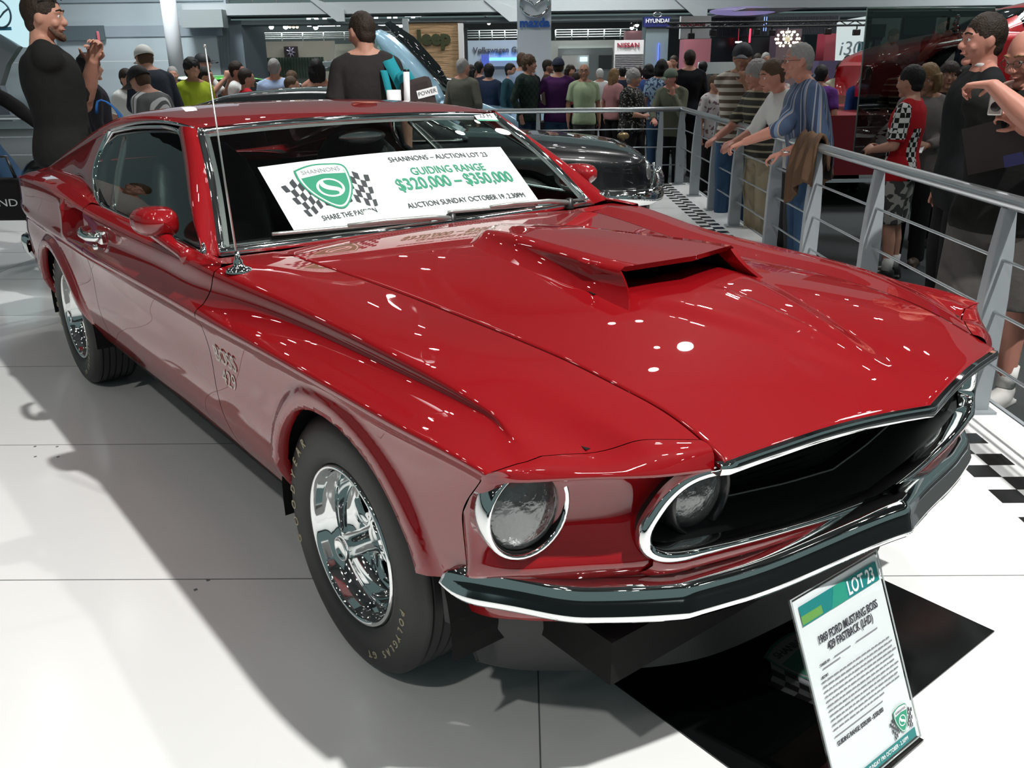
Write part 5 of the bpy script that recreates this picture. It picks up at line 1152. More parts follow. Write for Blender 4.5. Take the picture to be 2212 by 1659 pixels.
# ================================================================== people
TS = bpy.data.scenes.new('work'); 
def remesh(mb, voxel, it=4, f=.5, noise=0, nscale=9):
    """merge overlapping closed shapes into one continuous surface"""
    me = mb.mesh('tmp', weld=False); bm = bmesh.new(); bm.from_mesh(me); bmesh.ops.recalc_face_normals(bm, faces=bm.faces); bm.to_mesh(me); bm.free()
    o = bpy.data.objects.new('tmp', me); TS.collection.objects.link(o)
    r = o.modifiers.new('r', 'REMESH'); r.mode = 'VOXEL'; r.voxel_size = voxel; r.adaptivity = 0
    s = o.modifiers.new('s', 'SMOOTH'); s.factor = f; s.iterations = it
    TS.view_layers[0].update(); dg = TS.view_layers[0].depsgraph; out = bpy.data.meshes.new_from_object(o.evaluated_get(dg))
    bpy.data.objects.remove(o); bpy.data.meshes.remove(me)
    if noise:
        from mathutils import noise as nz
        n = len(out.vertices); co = np.empty(n*3); out.vertices.foreach_get('co', co); co = co.reshape(-1, 3); nr = np.array([v.normal[:] for v in out.vertices])
        am = np.array([nz.noise(Vector((p[0]*nscale, p[1]*nscale, p[2]*nscale*.55))) for p in co]); co += nr*(noise*am)[:, None]; out.vertices.foreach_set('co', co.ravel()); out.update()
    return out
def coords(nt, axis):
    tc = nt.nodes.new('ShaderNodeTexCoord'); sp = nt.nodes.new('ShaderNodeSeparateXYZ'); nt.links.new(tc.outputs['Object'], sp.inputs[0]); return sp.outputs['XYZ'.index(axis)], tc
def stripes(name, axis, freq, cols, rough=.85):
    if name in MATS: return MATS[name]
    m = mat(name, (1, 1, 1), rough, spec=.2); nt = m.node_tree; o, tc = coords(nt, 'X' if axis == 'A' else axis)
    if axis == 'A':
        o2, tc = coords(nt, 'Y'); at = nt.nodes.new('ShaderNodeMath'); at.operation = 'ARCTAN2'; nt.links.new(o2, at.inputs[0]); nt.links.new(o, at.inputs[1]); o = at.outputs[0]
    a = nt.nodes.new('ShaderNodeMath'); a.operation = 'MULTIPLY'; a.inputs[1].default_value = freq; b = nt.nodes.new('ShaderNodeMath'); b.operation = 'FRACT'
    r = nt.nodes.new('ShaderNodeValToRGB'); r.color_ramp.interpolation = 'CONSTANT'; e = r.color_ramp.elements
    for i, (p, c) in enumerate(cols):
        k = e[i] if i < 2 else e.new(p); k.position = p; k.color = (*c, 1)
    nt.links.new(o, a.inputs[0]); nt.links.new(a.outputs[0], b.inputs[0]); nt.links.new(b.outputs[0], r.inputs[0]); nt.links.new(r.outputs[0], nt.nodes['Principled BSDF'].inputs['Base Color']); return m
def checks(name, c1, c2, scale):
    if name in MATS: return MATS[name]
    m = mat(name, c1, .85, spec=.2); nt = m.node_tree; tc = nt.nodes.new('ShaderNodeTexCoord'); t = nt.nodes.new('ShaderNodeTexChecker'); t.inputs['Scale'].default_value = scale
    t.inputs[1].default_value = (*c1, 1); t.inputs[2].default_value = (*c2, 1); nt.links.new(tc.outputs['Object'], t.inputs[0]); nt.links.new(t.outputs[0], nt.nodes['Principled BSDF'].inputs['Base Color']); return m
def printed(name, c1, c2, scale, th=.55):
    if name in MATS: return MATS[name]
    m = mat(name, c1, .85, spec=.2); nt = m.node_tree; tc = nt.nodes.new('ShaderNodeTexCoord'); t = nt.nodes.new('ShaderNodeTexNoise'); t.inputs['Scale'].default_value = scale; t.inputs['Detail'].default_value = 1
    r = nt.nodes.new('ShaderNodeValToRGB'); r.color_ramp.interpolation = 'CONSTANT'; e = r.color_ramp.elements; e[0].color = (*c1, 1); e[1].position = th; e[1].color = (*c2, 1)
    nt.links.new(tc.outputs['Object'], t.inputs[0]); nt.links.new(t.outputs[0], r.inputs[0]); nt.links.new(r.outputs[0], nt.nodes['Principled BSDF'].inputs['Base Color']); return m
def cloth(name, c): return mat('cloth_'+name, c, .9, spec=.15, bump=(14, .35, .02))
SKIN = mat('skin_light', (.50, .27, .19), .5, spec=.3, var=(9, (.44, .21, .15))); SKINT = mat('skin_tan', (.38, .19, .125), .5, spec=.3); SKINR = mat('skin_ruddy', (.46, .21, .155), .5, spec=.3)
def hairm(c): return mat('hair_%d%d%d' % tuple(int(99*q) for q in c), c, .6, spec=.3, bump=(120, .6, .01))
HB = (.022, .013, .008); HK = (.008, .007, .007); HG = (.28, .27, .26); HBR = (.075, .042, .022); HBL = (.20, .12, .05); HW_ = (.55, .55, .53)
EYEW = mat('eye_white', (.6, .58, .56), .3); IRIS = mat('iris', (.02, .015, .012), .2); LIP = mat('lip', (.33, .12, .10), .5)
DENIM = cloth('denim', (.035, .075, .14)); DENIMD = cloth('denim_dark', (.015, .03, .055)); BLK = cloth('black', (.012, .012, .013)); GRYT = cloth('grey_dark', (.06, .06, .06)); KHAKI = cloth('khaki', (.36, .31, .21)); WHT = cloth('white', (.62, .62, .60))
SHOEB = mat('shoe_black', (.012, .011, .010), .4); SHOEW = mat('shoe_white', (.50, .49, .47), .6)
def hand_parts(mb, W, d, n, curl, side, k=1.0, spread=.12):
    """palm with five separate fingers; d along the hand, n the way the palm faces; side +1 left hand, -1 right"""
    d = Vector(d).normalized(); n = Vector(n); n = (n-d*n.dot(d)).normalized(); s = d.cross(n)*side          # thumb side
    pts = [W-d*.015*k, W+d*.03*k, W+d*.07*k, W+d*.092*k]
    rings = []
    for p, w_, t in zip(pts, (.026, .036, .042, .040), (.020, .017, .014, .011)):
        rings.append([tuple(p+s*(w_*k*math.cos(a))+n*(t*k*math.sin(a))) for a in np.linspace(0, 2*math.pi, 13)[:-1]])
    nb = len(mb.v); mb.grid(np.array(rings), closev=True); mb.f.append(tuple(nb+q for q in range(12))); mb.mi.append(0); mb.f.append(tuple(nb+36+11-q for q in range(12))); mb.mi.append(0)
    for i, (off, ln) in enumerate(((.030, .070), (.010, .078), (-.011, .072), (-.031, .058))):
        p = W+d*(.086-.004*abs(i-1))*k+s*off*k; dd = (d+s*spread*(1.2-i*.8)).normalized(); P = [p]; c = 0
        for q, fr in ((.55, .45), (1.0, .31), (.8, .24)):
            c += curl*q*(1+.08*i); v = (dd*math.cos(c)+n*math.sin(c)); P.append(P[-1]+v*ln*fr*k)
        mb.tube([tuple(x) for x in P], [.0092*k, .0086*k, .0078*k, .0062*k], 8); mb.ball(tuple(P[-1]), .0064*k, 8, 6)
    p = W+d*.022*k+s*.028*k; v = (d*.62+s*.62+n*.45).normalized(); q1 = p+v*.046*k; v2 = (d*.9+s*.1+n*(.25+curl*.45)).normalized(); q2 = q1+v2*.034*k
    mb.tube([tuple(p), tuple(q1), tuple(q2)], [.0125*k, .0105*k, .0078*k], 8); mb.ball(tuple(q2), .008*k, 8, 6)
ARMS = {'hang': ((-.03, .235, 1.135), (.03, .245, .885), (.15, .02, -1), (.1, -1, 0), .5), 'front': ((.02, .235, 1.13), (.22, .10, 1.08), (.6, -.6, .2), (-.2, -.7, -.6), .8),
        'rail': ((.16, .24, 1.19), (.37, .17, 1.065), (.8, -.35, -.25), (-.2, 0, -1), .7), 'akimbo': ((-.07, .40, 1.16), (.02, .20, 1.02), (.3, -.8, -.4), (0, -.6, -.6), .6),
        'chin': ((.20, .19, 1.13), (.155, .045, 1.385), (.05, -.3, 1), (-.8, -.3, 0), .9), 'photo': ((.17, .23, 1.20), (.34, .07, 1.42), (.3, -.35, .9), (-.4, -.8, 0), .8), 'pocket': ((-.06, .26, 1.14), (.03, .20, .93), (.1, -.1, -1), (0, -1, 0), .4)}
PN = 0
def person(label, at, face, top, topm, legm=DENIMD, hair='short', hairc=HB, arms=('hang', 'hang'), lean=0, head=(0, 0), floor=HF, skin=SKIN, build=1.0, shoes=SHOEB, hat=None, near=0, legs='trousers', glasses=False, group=None, h=None, stance=(.0, .0), sleeve=None, twist=0, woman=False, extra=None, beard=None, belly=0):
    global PN; PN += 1
    u, v, zt = at; le = math.radians(lean); 
    if h is None: h = (zt-floor)/(1-.43*(1-math.cos(le)))
    k = h/1.75; f = math.radians(face); fwd = (FW*-math.cos(f)+RT*math.sin(f)); yaw = math.atan2(fwd.y, fwd.x)
    base = HW(u, v, floor)-fwd*(math.sin(le)*.70*k)
    r = thing('person', label, 'person', (base.x, base.y, floor), yaw, group); r.scale = (k, k, k)
    vx = {0: .0145, 1: .0105, 2: .0068}[near]; tw = math.radians(twist)
    def B(p):
        x, y, z = p; t = float(smooth(.86, 1.28, z)); a = le*t; zz = z-.94; x2 = x*math.cos(a)+zz*math.sin(a); z2 = .94-x*math.sin(a)+zz*math.cos(a)
        if z < .86: x2, z2 = x, z
        c, s = math.cos(tw*t), math.sin(tw*t); return np.array((x2*c-y*s, x2*s+y*c, z2))
    sw = .95 if woman else 1.0; bw = build
    T = [(.80,.0,.085,.150),(.90,.0,.112,.168),(.97,.0,.110,.162),(1.06,.005,.100*(1+belly),.140*sw),(1.16,.008,.105*(1+belly*.8),.147*sw),(1.27,.008,.118,.160),(1.36,.0,.108,.168),(1.42,-.008,.088,.150),(1.465,-.012,.064,.095),(1.49,-.014,.054,.062)]
    def torso(mb, z0, z1, inf, bl=1.0, hem=0):
        zs = np.linspace(z0, z1, 22); A = pchip([q[0] for q in T], np.array([q[1:] for q in T]), zs); rings = []
        for z, (xo, dx, dy) in zip(zs, A):
            e = inf*(1 if z < 1.40 else max(.35, 1-(z-1.40)*7)); hm = hem*max(0, (1.05-z)/.25); g = bw if z < 1.43 else 1+(bw-1)*.4
            rings.append([B((xo+(dx*g+e+hm)*math.copysign(abs(math.cos(a))**.85, math.cos(a)), (dy*g+e+hm)*math.copysign(abs(math.sin(a))**.85, math.sin(a)), z)) for a in np.linspace(0, 2*math.pi, 29)[:-1]])
        n0 = len(mb.v); mb.grid(np.array(rings), closev=True); mb.f += [tuple(n0+q for q in range(28)), tuple(n0+21*28+27-q for q in range(28))]; mb.mi += [0, 0]
    J = {}
    for s, spec in ((1, arms[0]), (-1, arms[1])):
        e, w_, hd, hn, cu = ARMS[spec] if isinstance(spec, str) else spec; m_ = np.array((1, s, 1))
        e, w_, hd, hn = np.array(e)*m_, np.array(w_)*m_, np.array(hd)*m_, np.array(hn)*m_
        if isinstance(spec, str) and lean: 
            if spec in ('hang', 'pocket', 'front', 'photo', 'akimbo'): e, w_ = B(e), B(w_)
            else: e = e+np.array((math.sin(le)*.30, 0, -.06)); w_ = w_+np.array((math.sin(le)*.30, 0, -.03))
        J[s] = (B((-.005, s*.172*(1+(bw-1)*.7)*sw, 1.398)), e, w_, hd, hn, cu)
    hip = [np.array((0, s*.088*bw, .90)) for s in (1, -1)]; ank = [np.array((-.015+stance[i], s*.095*bw, .085)) for i, s in enumerate((1, -1))]; kn = [(a+b)/2+np.array((.03+abs(stance[i])*.15, 0, .0)) for i, (a, b) in enumerate(zip(hip, ank))]
    # ---- body: one continuous surface
    mb = MB(); torso(mb, .80, 1.49, 0)
    for i in (0, 1): mb.tube([tuple(hip[i]+np.array((0, 0, .03))), tuple(hip[i]*.5+kn[i]*.5), tuple(kn[i]), tuple(kn[i]*.62+ank[i]*.38+np.array((-.012, 0, 0))), tuple(ank[i])], [.085, .074, .054, .052, .036], 14); mb.ball(tuple(kn[i]), .054, 10, 8); mb.ball(tuple(ank[i]+np.array((.05, 0, -.045))), (.10, .040, .034), 12, 8)
    for s in (1, -1):
        S_, e, w_, hd, hn, cu = J[s]; g = 1+(bw-1)*.6; mb.tube([tuple(B((-.018, s*.03, 1.475))), tuple(B((-.014, s*.085*g, 1.452))), tuple(S_)], [.046, .050, .054], 12); mb.ball(tuple(S_), .054*g, 12, 8); mb.tube([tuple(S_), tuple(S_*.5+e*.5), tuple(e)], [.053*g, .047*g, .041*g], 12); mb.ball(tuple(e), .041*g, 10, 8); mb.tube([tuple(e), tuple(e*.65+w_*.35), tuple(w_)], [.041*g, .041*g, .0275], 12)
        hand_parts(mb, Vector(w_), hd, hn, cu, s)
    hy, hp = math.radians(head[0]), math.radians(head[1]); Hc = B((.014, 0, 1.612)); RH = (Matrix.Rotation(hy, 3, 'Z') @ Matrix.Rotation(hp, 3, 'Y')); piv = Hc-np.array((.02, 0, .075))
    Hm = Matrix.Translation(Vector(piv)) @ RH.to_4x4() @ Matrix.Translation((.02, 0, .075))
    HX = lambda p: tuple(Hm @ Vector(p))
    nk = B((-.018, 0, 1.45)); mb.tube([tuple(nk), HX((-.022, 0, -.045))], [.060*(1+(bw-1)*.5), .053], 14); mb.ball(HX((-.02, 0, -.04)), .052, 10, 8)
    P = []
    for i in range(36):
        row = []
        for j in range(25):
            a, b = 2*math.pi*i/36, math.pi*j/24; x, y, z = math.sin(b)*math.cos(a), math.sin(b)*math.sin(a), math.cos(b)
            wz = 1-.26*max(0, -z)**1.4; X = .099*x*(1-.10*max(0, -z)*(x < 0)*2.2); Y = .077*y*wz; Z = .118*z
            if x > 0: X *= .93+.05*max(0, z)-.03*max(0, -z)
            row.append(HX((X, Y, Z)))
        P.append(row)
    n0 = len(mb.v); mb.grid(np.array(P), closeu=True)
    mb.tube([HX((.082, 0, .022)), HX((.096, 0, -.004)), HX((.107, 0, -.022))], [.007, .010, .0145], 10); mb.ball(HX((.105, 0, -.024)), .0135, 10, 8)
    for s in (1, -1):
        mb.ball(HX((.098, s*.010, -.027)), .009, 8, 6); mb.tube([HX((.086, s*.012, .030)), HX((.082, s*.034, .033)), HX((.068, s*.052, .026))], [.010, .011, .008], 8); mb.ball(HX((-.006, s*.078, -.006)), (.021, .010, .031), 10, 8, R=[list(q) for q in RH]); mb.ball(HX((.062, s*.042, -.028)), .022, 10, 8)
    mb.tube([HX((.080, -.024, -.056)), HX((.090, 0, -.054)), HX((.080, .024, -.056))], .0085, 8); mb.ball(HX((.070, 0, -.095)), (.024, .026, .020), 10, 8)
    bo = link('body', remesh(mb, vx, 2 if near else 1, .4), skin, r)
    if near:
        for s in (1, -1):
            e_ = MB(); e_.ball(HX((.0775, s*.030, .008)), .0105, 12, 8); eo = e_.build('eye', EYEW, r); e_ = MB(); e_.ball(HX((.0845, s*.030, .008)), .0050, 8, 6); e_.build('iris', IRIS, eo)
            e_ = MB(); e_.tube([HX((.096, s*.014, .037)), HX((.092, s*.034, .042)), HX((.076, s*.054, .034))], [.004, .0045, .003], 6); e_.build('eyebrow', hairm(hairc), r)
        e_ = MB(); e_.tube([HX((.0885, -.022, -.057)), HX((.0985, 0, -.056)), HX((.0885, .022, -.057))], [.003, .0045, .003], 6); e_.build('mouth', LIP, r)
    if beard: 
        b_ = MB(); b_.tube([HX((.035, -.066, -.05)), HX((.066, -.04, -.085)), HX((.082, 0, -.10)), HX((.066, .04, -.085)), HX((.035, .066, -.05))], [.012, .018, .022, .018, .012], 8); link('beard', remesh(b_, .007, 3, noise=.002, nscale=90), hairm(beard), r)
    # ---- hair and hats
    hm_ = hairm(hairc)
    if hair:
        b_ = MB()
        if hat: hair = 'capped'; b_.ball(HX((-.030, 0, -.005)), (.078, .079, .085), 24, 16, R=[list(q) for q in RH])
        if hair == 'short': b_.ball(HX((-.016, 0, .032)), (.100, .0835, .104), 28, 18, R=[list(q) for q in RH]); b_.ball(HX((-.050, 0, -.03)), (.050, .066, .060), 18, 12, R=[list(q) for q in RH])
        elif hair == 'buzz': b_.ball(HX((-.012, 0, .024)), (.0985, .0795, .103), 28, 18, R=[list(q) for q in RH]); b_.ball(HX((-.050, 0, -.025)), (.052, .064, .058), 18, 12, R=[list(q) for q in RH])
        elif hair == 'thin': b_.ball(HX((-.030, 0, .008)), (.082, .082, .075), 24, 16, R=[list(q) for q in RH])
        elif hair == 'curly': b_.ball(HX((-.014, 0, .038)), (.108, .094, .106), 28, 18, R=[list(q) for q in RH]); b_.ball(HX((-.045, 0, -.03)), (.065, .080, .07), 18, 12, R=[list(q) for q in RH])
        elif hair in ('bob', 'long'):
            b_.ball(HX((-.014, 0, .034)), (.106, .090, .106), 28, 18, R=[list(q) for q in RH]); lo = -.12 if hair == 'bob' else -.27
            for yy in (-.066, -.035, 0, .035, .066): b_.tube([HX((-.035-.02*(abs(yy) < .05), yy, .04)), HX((-.05-.025*(abs(yy) < .05), yy*1.12, -.05)), HX((-.050-.02*(abs(yy) < .05), yy*1.0, lo))], [.042, .042, .022], 10)
            if hair == 'bob': 
                for s in (1, -1): b_.tube([HX((.020, s*.074, .05)), HX((.012, s*.086, -.03)), HX((.022, s*.070, -.105))], [.030, .028, .014], 10)
        link('hair', remesh(b_, .0075 if near else .011, 2, noise=.007 if hair == 'curly' else .0035, nscale=55), hm_, r)
    if hat:
        hc, back = (hat[0], hat[1] if len(hat) > 1 else 1); b_ = MB(); Pp = [[HX(((.113*math.sin(b))*math.cos(a)-.008, .094*math.sin(b)*math.sin(a), .030+.108*math.cos(b))) for b in np.linspace(0, math.pi*.53, 12)] for a in np.linspace(0, 2*math.pi, 29)[:-1]]
        b_.grid(np.array(Pp), closeu=True); ho = b_.build('cap', hc, r, solid=.004)
        b_ = MB(); Pp = [[HX((back*(.06+(.075+.085*math.cos(a)*t)*1.0), (.070-.012*t)*math.sin(a)*(.5+.5*t)*1.25, .034-.022*t+.008*math.cos(a*2))) for t in (0, .4, .8, 1)] for a in np.linspace(-1.35, 1.35, 15)]
        b_.grid(np.array(Pp)); b_.build('peak', hc, ho, solid=.004)
    if glasses:
        b_ = MB()
        for s in (1, -1): b_.tube([HX((.102, s*(.032+.020*math.cos(t)), .008+.014*math.sin(t))) for t in np.linspace(0, 2*math.pi, 17)[:-1]], .0016, 5, closed=True); b_.tube([HX((.100, s*.052, .012)), HX((.05, s*.078, .012)), HX((-.02, s*.082, .008))], .0018, 5)
        b_.tube([HX((.104, -.012, .010)), HX((.104, .012, .010))], .0016, 5); b_.build('spectacles', mat('frame_dark2', (.05, .045, .04), .3, .5), r)
    # ---- clothes
    c = MB(); hem = .84 if top != 'sleeveless' else .90
    if top == 'jacket': hem = .78
    torso(c, hem, 1.475 if top != 'sleeveless' else 1.40, .020 if top != 'sleeveless' else .012, hem=.018)
    SL = {'tee': .78, 'polo': .85, 'long': 2, 'jacket': 2, 'sleeveless': 0, 'rolled': 1.35}[top]; SL = sleeve or SL
    for s in (1, -1):
        S_, e, w_, *_ = J[s]; g = 1+(bw-1)*.6
        if SL <= 0: continue
        c.tube([tuple(B((-.018, s*.06, 1.447))), tuple(B((-.014, s*.10*g, 1.437))), tuple(S_)], [.056, .060, .066], 12); c.ball(tuple(S_), .066*g, 14, 10)
        if SL <= 1: q = S_+(e-S_)*SL; c.tube([tuple(S_), tuple(S_*.5+q*.5), tuple(q)], [.066*g, .066*g, .069*g], 14)
        else:
            q = e+(w_-e)*min(.98, SL-1); c.tube([tuple(S_), tuple(S_*.5+e*.5), tuple(e)], [.066*g, .061*g, .057*g], 14); c.ball(tuple(e), .057*g, 12, 8); c.tube([tuple(e), tuple(e*.5+q*.5), tuple(q)], [.057*g, .053*g, .046*g], 14)
    to = link('jacket' if top == 'jacket' else 'shirt', remesh(c, .011 if near else .016, 9, noise=.012, nscale=8), topm, r)
    if top == 'jacket' and extra == 'collar': 
        b_ = MB(); b_.tube([tuple(B((.045*math.cos(a)-.014, .066*math.sin(a), 1.487+.012*math.cos(a)))) for a in np.linspace(0, 2*math.pi, 21)[:-1]], .012, 8, closed=True); b_.build('collar', WHT, to)
    elif top in ('polo', 'rolled') or extra == 'collar':
        b_ = MB(); b_.tube([tuple(B((.058*math.cos(a)-.014, .068*math.sin(a), 1.480-.018*math.cos(a)))) for a in np.linspace(0, 2*math.pi, 21)[:-1]], .015, 8, closed=True); b_.build('collar', topm, to)
    c = MB(); torso(c, .80, .985, .012)
    for i in (0, 1):
        tr = [tuple(hip[i]+np.array((0, 0, .04))), tuple(hip[i]*.5+kn[i]*.5), tuple(kn[i])]
        if legs == 'trousers': c.tube(tr+[tuple(kn[i]*.5+ank[i]*.5), tuple(ank[i]+np.array((0, 0, -.035)))], [.102*bw, .092*bw, .076, .072, .070], 16)
        else: c.tube(tr[:2]+[tuple(kn[i]+np.array((0, 0, -.0)))], [.104*bw, .106*bw, .104*bw], 16)
    link('trousers' if legs == 'trousers' else 'shorts', remesh(c, .012 if near else .016, 5, noise=.010, nscale=9), legm, r)
    for i, s in enumerate((1, -1)):
        a = ank[i]; c = MB(); c.ball(tuple(a+np.array((.055, 0, -.040))), (.138, .050, .047), 16, 10); c.ball(tuple(a+np.array((-.01, 0, -.015))), (.060, .046, .062), 14, 10); c.box(tuple(a+np.array((.05, 0, -.074))), (.25, .085, .022))
        if shoes: link('shoe', remesh(c, .011 if near else .016, 3), shoes, r)
        if legs == 'shorts' and near:
            q = MB(); q.tube([tuple(a+np.array((0, 0, .015))), tuple(a+np.array((-.006, 0, .12)))], [.046, .048], 14); q.build('sock', WHT, r)
    return dict(root=r, k=k, J=J, HX=HX, B=B, M=Matrix.Translation((base.x, base.y, floor)) @ Matrix.Rotation(yaw, 4, 'Z') @ Matrix.Scale(k, 4), shirt=to)
# ---------------------------------------------------------------- the nearer figures
pA = person('tall man in black tee shirt photographing with a pink phone behind the red car tail', (-2.673, 5.450, 1.868), 118, 'tee', cloth('black_tee', (.014, .015, .014)), GRYT, 'short', HB, arms=(((.17, .19, 1.20), (.235, .035, 1.395), (.25, -.35, .9), (-.5, -.8, .1), .85), ((.155, -.245, 1.15), (.215, -.13, 1.365), (.3, .5, .85), (-.5, .8, .1), .85)), head=(-18, 4), floor=0, near=2, beard=(.10, .055, .035), build=1.2)
pB = person('man with cropped hair and dark tee shirt seen from behind carrying a teal strapped bag', (-0.924, 6.100, 1.784), 192, 'tee', cloth('charcoal', (.028, .026, .026)), DENIMD, 'buzz', HB, arms=('hang', 'hang'), head=(28, 8), floor=0, near=2, twist=-4, build=.95)
pC = person('grey haired man with spectacles in a blue striped shirt leaning on the right guard rail', (2.054, 6.550, 1.567), -94, 'rolled', stripes('shirt_striped', 'A', 2.6, [(0, (.055, .085, .15)), (.34, (.30, .32, .36)), (.42, (.05, .07, .13)), (.60, (.16, .22, .32)), (.74, (.36, .28, .22)), (.80, (.06, .09, .16))]), DENIM, 'buzz', HG, arms=(((.02, .32, 1.09), (.24, .17, .99), (.8, -.3, -.3), (-.2, -.1, -1), .8), ((.24, -.20, 1.17), (.50, -.10, 1.06), (.85, .2, -.35), (-.3, .0, -1), .8)), lean=11, head=(2, 4), near=2, glasses=True, build=1.12, skin=SKINR, belly=.25, extra='collar')
pD = person('man in black cap and cream brown striped polo resting his chin on his hand', (2.235, 8.900, 1.606), -14, 'polo', stripes('polo_striped', 'Z', 14.5, [(0, (.46, .42, .36)), (.52, (.105, .075, .055))]), DENIM, 'short', HB, arms=('chin', ((.10, -.25, 1.14), (.28, -.20, 1.04), (.7, .2, -.4), (-.2, 0, -1), .7)), head=(-4, 6), near=1, hat=(mat('cap_black', (.012, .014, .018), .7),), skin=SKINT, build=1.06)
pE = person('curly grey haired man in dark striped polo and beige trousers leaning on the rail', (2.158, 8.000, 1.453), -72, 'polo', stripes('polo_dark', 'Z', 15, [(0, (.035, .035, .030)), (.72, (.30, .27, .19))]), KHAKI, 'curly', HG, arms=('rail', 'rail'), lean=9, head=(0, 10), near=1, skin=SKINR, build=1.05)
pF = person('brown haired man in white shirt leaning with his hand held to his face', (2.052, 7.150, 1.460), -82, 'rolled', WHT, GRYT, 'short', HBR, arms=(((.20, .17, 1.10), (.165, .10, 1.32), (.1, -.25, 1), (-.9, -.2, .1), .5), 'rail'), lean=20, head=(4, 14), near=1, skin=SKINR, glasses=False)
pG = person('large bespectacled man in black tee shirt and grey shorts photographing with a small camera', (2.328, 4.120, 1.583), -52, 'tee', cloth('black_tee2', (.010, .011, .010)), cloth('shorts_grey', (.085, .08, .075)), 'thin', HBL, arms=(((.16, .30, 1.18), (.36, .165, 1.345), (.30, -.80, .45), (-.6, -.3, -.6), 1.0), ((.42, -.235, 1.335), (.47, -.045, 1.50), (-.10, .90, -.05), (.05, -.3, -1), .95)), head=(-16, 20), near=2, legs='shorts', shoes=SHOEW, build=1.32, glasses=True, skin=SKINR, belly=.3)
pH = person('dark haired man in black suit with white collar looking left beside the large man', (2.521, 4.950, 1.664), -98, 'jacket', cloth('suit_black', (.010, .011, .012)), BLK, 'short', HB, arms=('hang', 'hang'), head=(6, 2), near=2, extra='collar', skin=SKINR)
pI = person('woman with brown bob in grey cardigan holding a folded white paper', (3.272, 7.200, 1.411), -34, 'long', cloth('cardigan', (.16, .145, .135)), BLK, 'bob', HBL, arms=('front', 'front'), head=(-8, 12), near=1, woman=True, shoes=mat('sandal', (.05, .03, .02), .6), skin=SKINT)
pJ = person('person in red racing shirt with black white checked sleeves looking away', (2.933, 6.700, 1.402), -128, 'tee', cloth('race_red', (.36, .012, .016)), printed('shorts_print', (.30, .29, .27), (.05, .05, .05), 14, .5), 'short', HK, arms=('front', 'front'), head=(-10, 6), near=1, legs='shorts', sleeve=.9)
# checked panels of the racing shirt
sm = pJ['shirt']; ck = checks('race_checks', (.60, .60, .58), (.012, .012, .012), 26); sm.data.materials.append(ck)
for p in sm.data.polygons:
    c = p.center
    if (abs(c.y) > .185 and c.z > 1.18) or (abs(abs(c.y)-.10) < .045 and c.z < 1.26): p.material_index = 1
pK = person('boy in grey green cap and olive hooded jacket leaning over the rail corner', (2.065, 11.700, 1.367), -22, 'jacket', cloth('olive', (.10, .105, .075)), BLK, 'short', HB, arms=('chin', 'rail'), lean=16, head=(-30, 8), near=1, hat=(mat('cap_green', (.07, .10, .07), .8),), skin=SKINR)
pL = person('grey haired woman in black patterned blouse turned to the right by the far rail', (1.624, 12.100, 1.366), 62, 'rolled', printed('blouse_print', (.012, .012, .012), (.22, .21, .18), 34, .60), BLK, 'curly', HG, arms=('hang', 'front'), head=(14, 4), near=1, woman=True, glasses=True, build=1.36, skin=SKIN, belly=.25)
pM = person('bald man in pale green tee shirt facing the car from behind the far rail', (1.082, 13.200, 1.443), 6, 'tee', cloth('sage', (.36, .44, .28)), GRYT, None, HB, arms=('hang', 'hang'), head=(-12, 0), near=1, skin=SKINT, glasses=True)
pN = person('man in dark purple shirt and navy cap seen from behind at the far rail', (0.720, 13.300, 1.521), 182, 'long', cloth('purple', (.065, .018, .085)), DENIM, 'short', HB, arms=('akimbo', 'akimbo'), near=1, hat=(mat('cap_navy', (.015, .02, .05), .8),), build=1.12)
pO = person('boy with brown hair in dark plaid jumper looking right by the white pillar', (0.291, 13.200, 1.563), 48, 'long', checks('plaid', (.012, .022, .020), (.02, .035, .026), 20), DENIMD, 'curly', HBR, arms=('pocket', 'pocket'), head=(20, 0), near=1)
pP = person('grey haired man in olive grey shirt seen from behind before the ice blue car', (-0.604, 12.400, 1.531), 158, 'long', cloth('olive_grey', (.105, .105, .085)), BLK, 'buzz', HG, arms=('hang', 'pocket'), head=(-20, 0), near=1)
pQ = person('man in white cap and dark jacket bending his head behind the boy', (-4.021, 10.400, 1.703), -140, 'jacket', cloth('jacket_navy', (.025, .03, .04)), BLK, 'short', HBR, arms=('front', 'front'), lean=14, head=(0, 18), near=1, hat=(mat('cap_white', (.62, .62, .58), .8),))
pR_ = person('boy in black cap and grey track top with white sleeve stripes', (-3.299, 8.400, 1.485), -112, 'long', stripes('track_top', 'X', 8, [(0, (.10, .105, .105)), (.55, (.52, .53, .53)), (.75, (.10, .105, .105)), (.85, (.52, .53, .53))]), BLK, 'short', HBR, arms=('front', 'front'), lean=14, head=(0, 26), near=1, hat=(mat('cap_black2', (.015, .014, .016), .8),))
pS = person('man in grey tee shirt and jeans standing beside the car side window', (-4.35, 5.55, 1.72), 60, 'tee', cloth('grey_tee', (.34, .33, .31)), DENIM, 'short', HBR, arms=('front', 'front'), floor=0, lean=10, head=(0, 15), near=1)
pT = person('person in blue jeans and black shoes holding a black bag at the left edge', (-4.148, 7.000, 1.833), 92, 'long', BLK, DENIM, 'short', HK, arms=('hang', ((.20, -.24, 1.16), (.42, -.22, .98), (.5, .1, -.85), (0, .3, -.9), .9)), floor=0, stance=(.42, -.2), near=1)
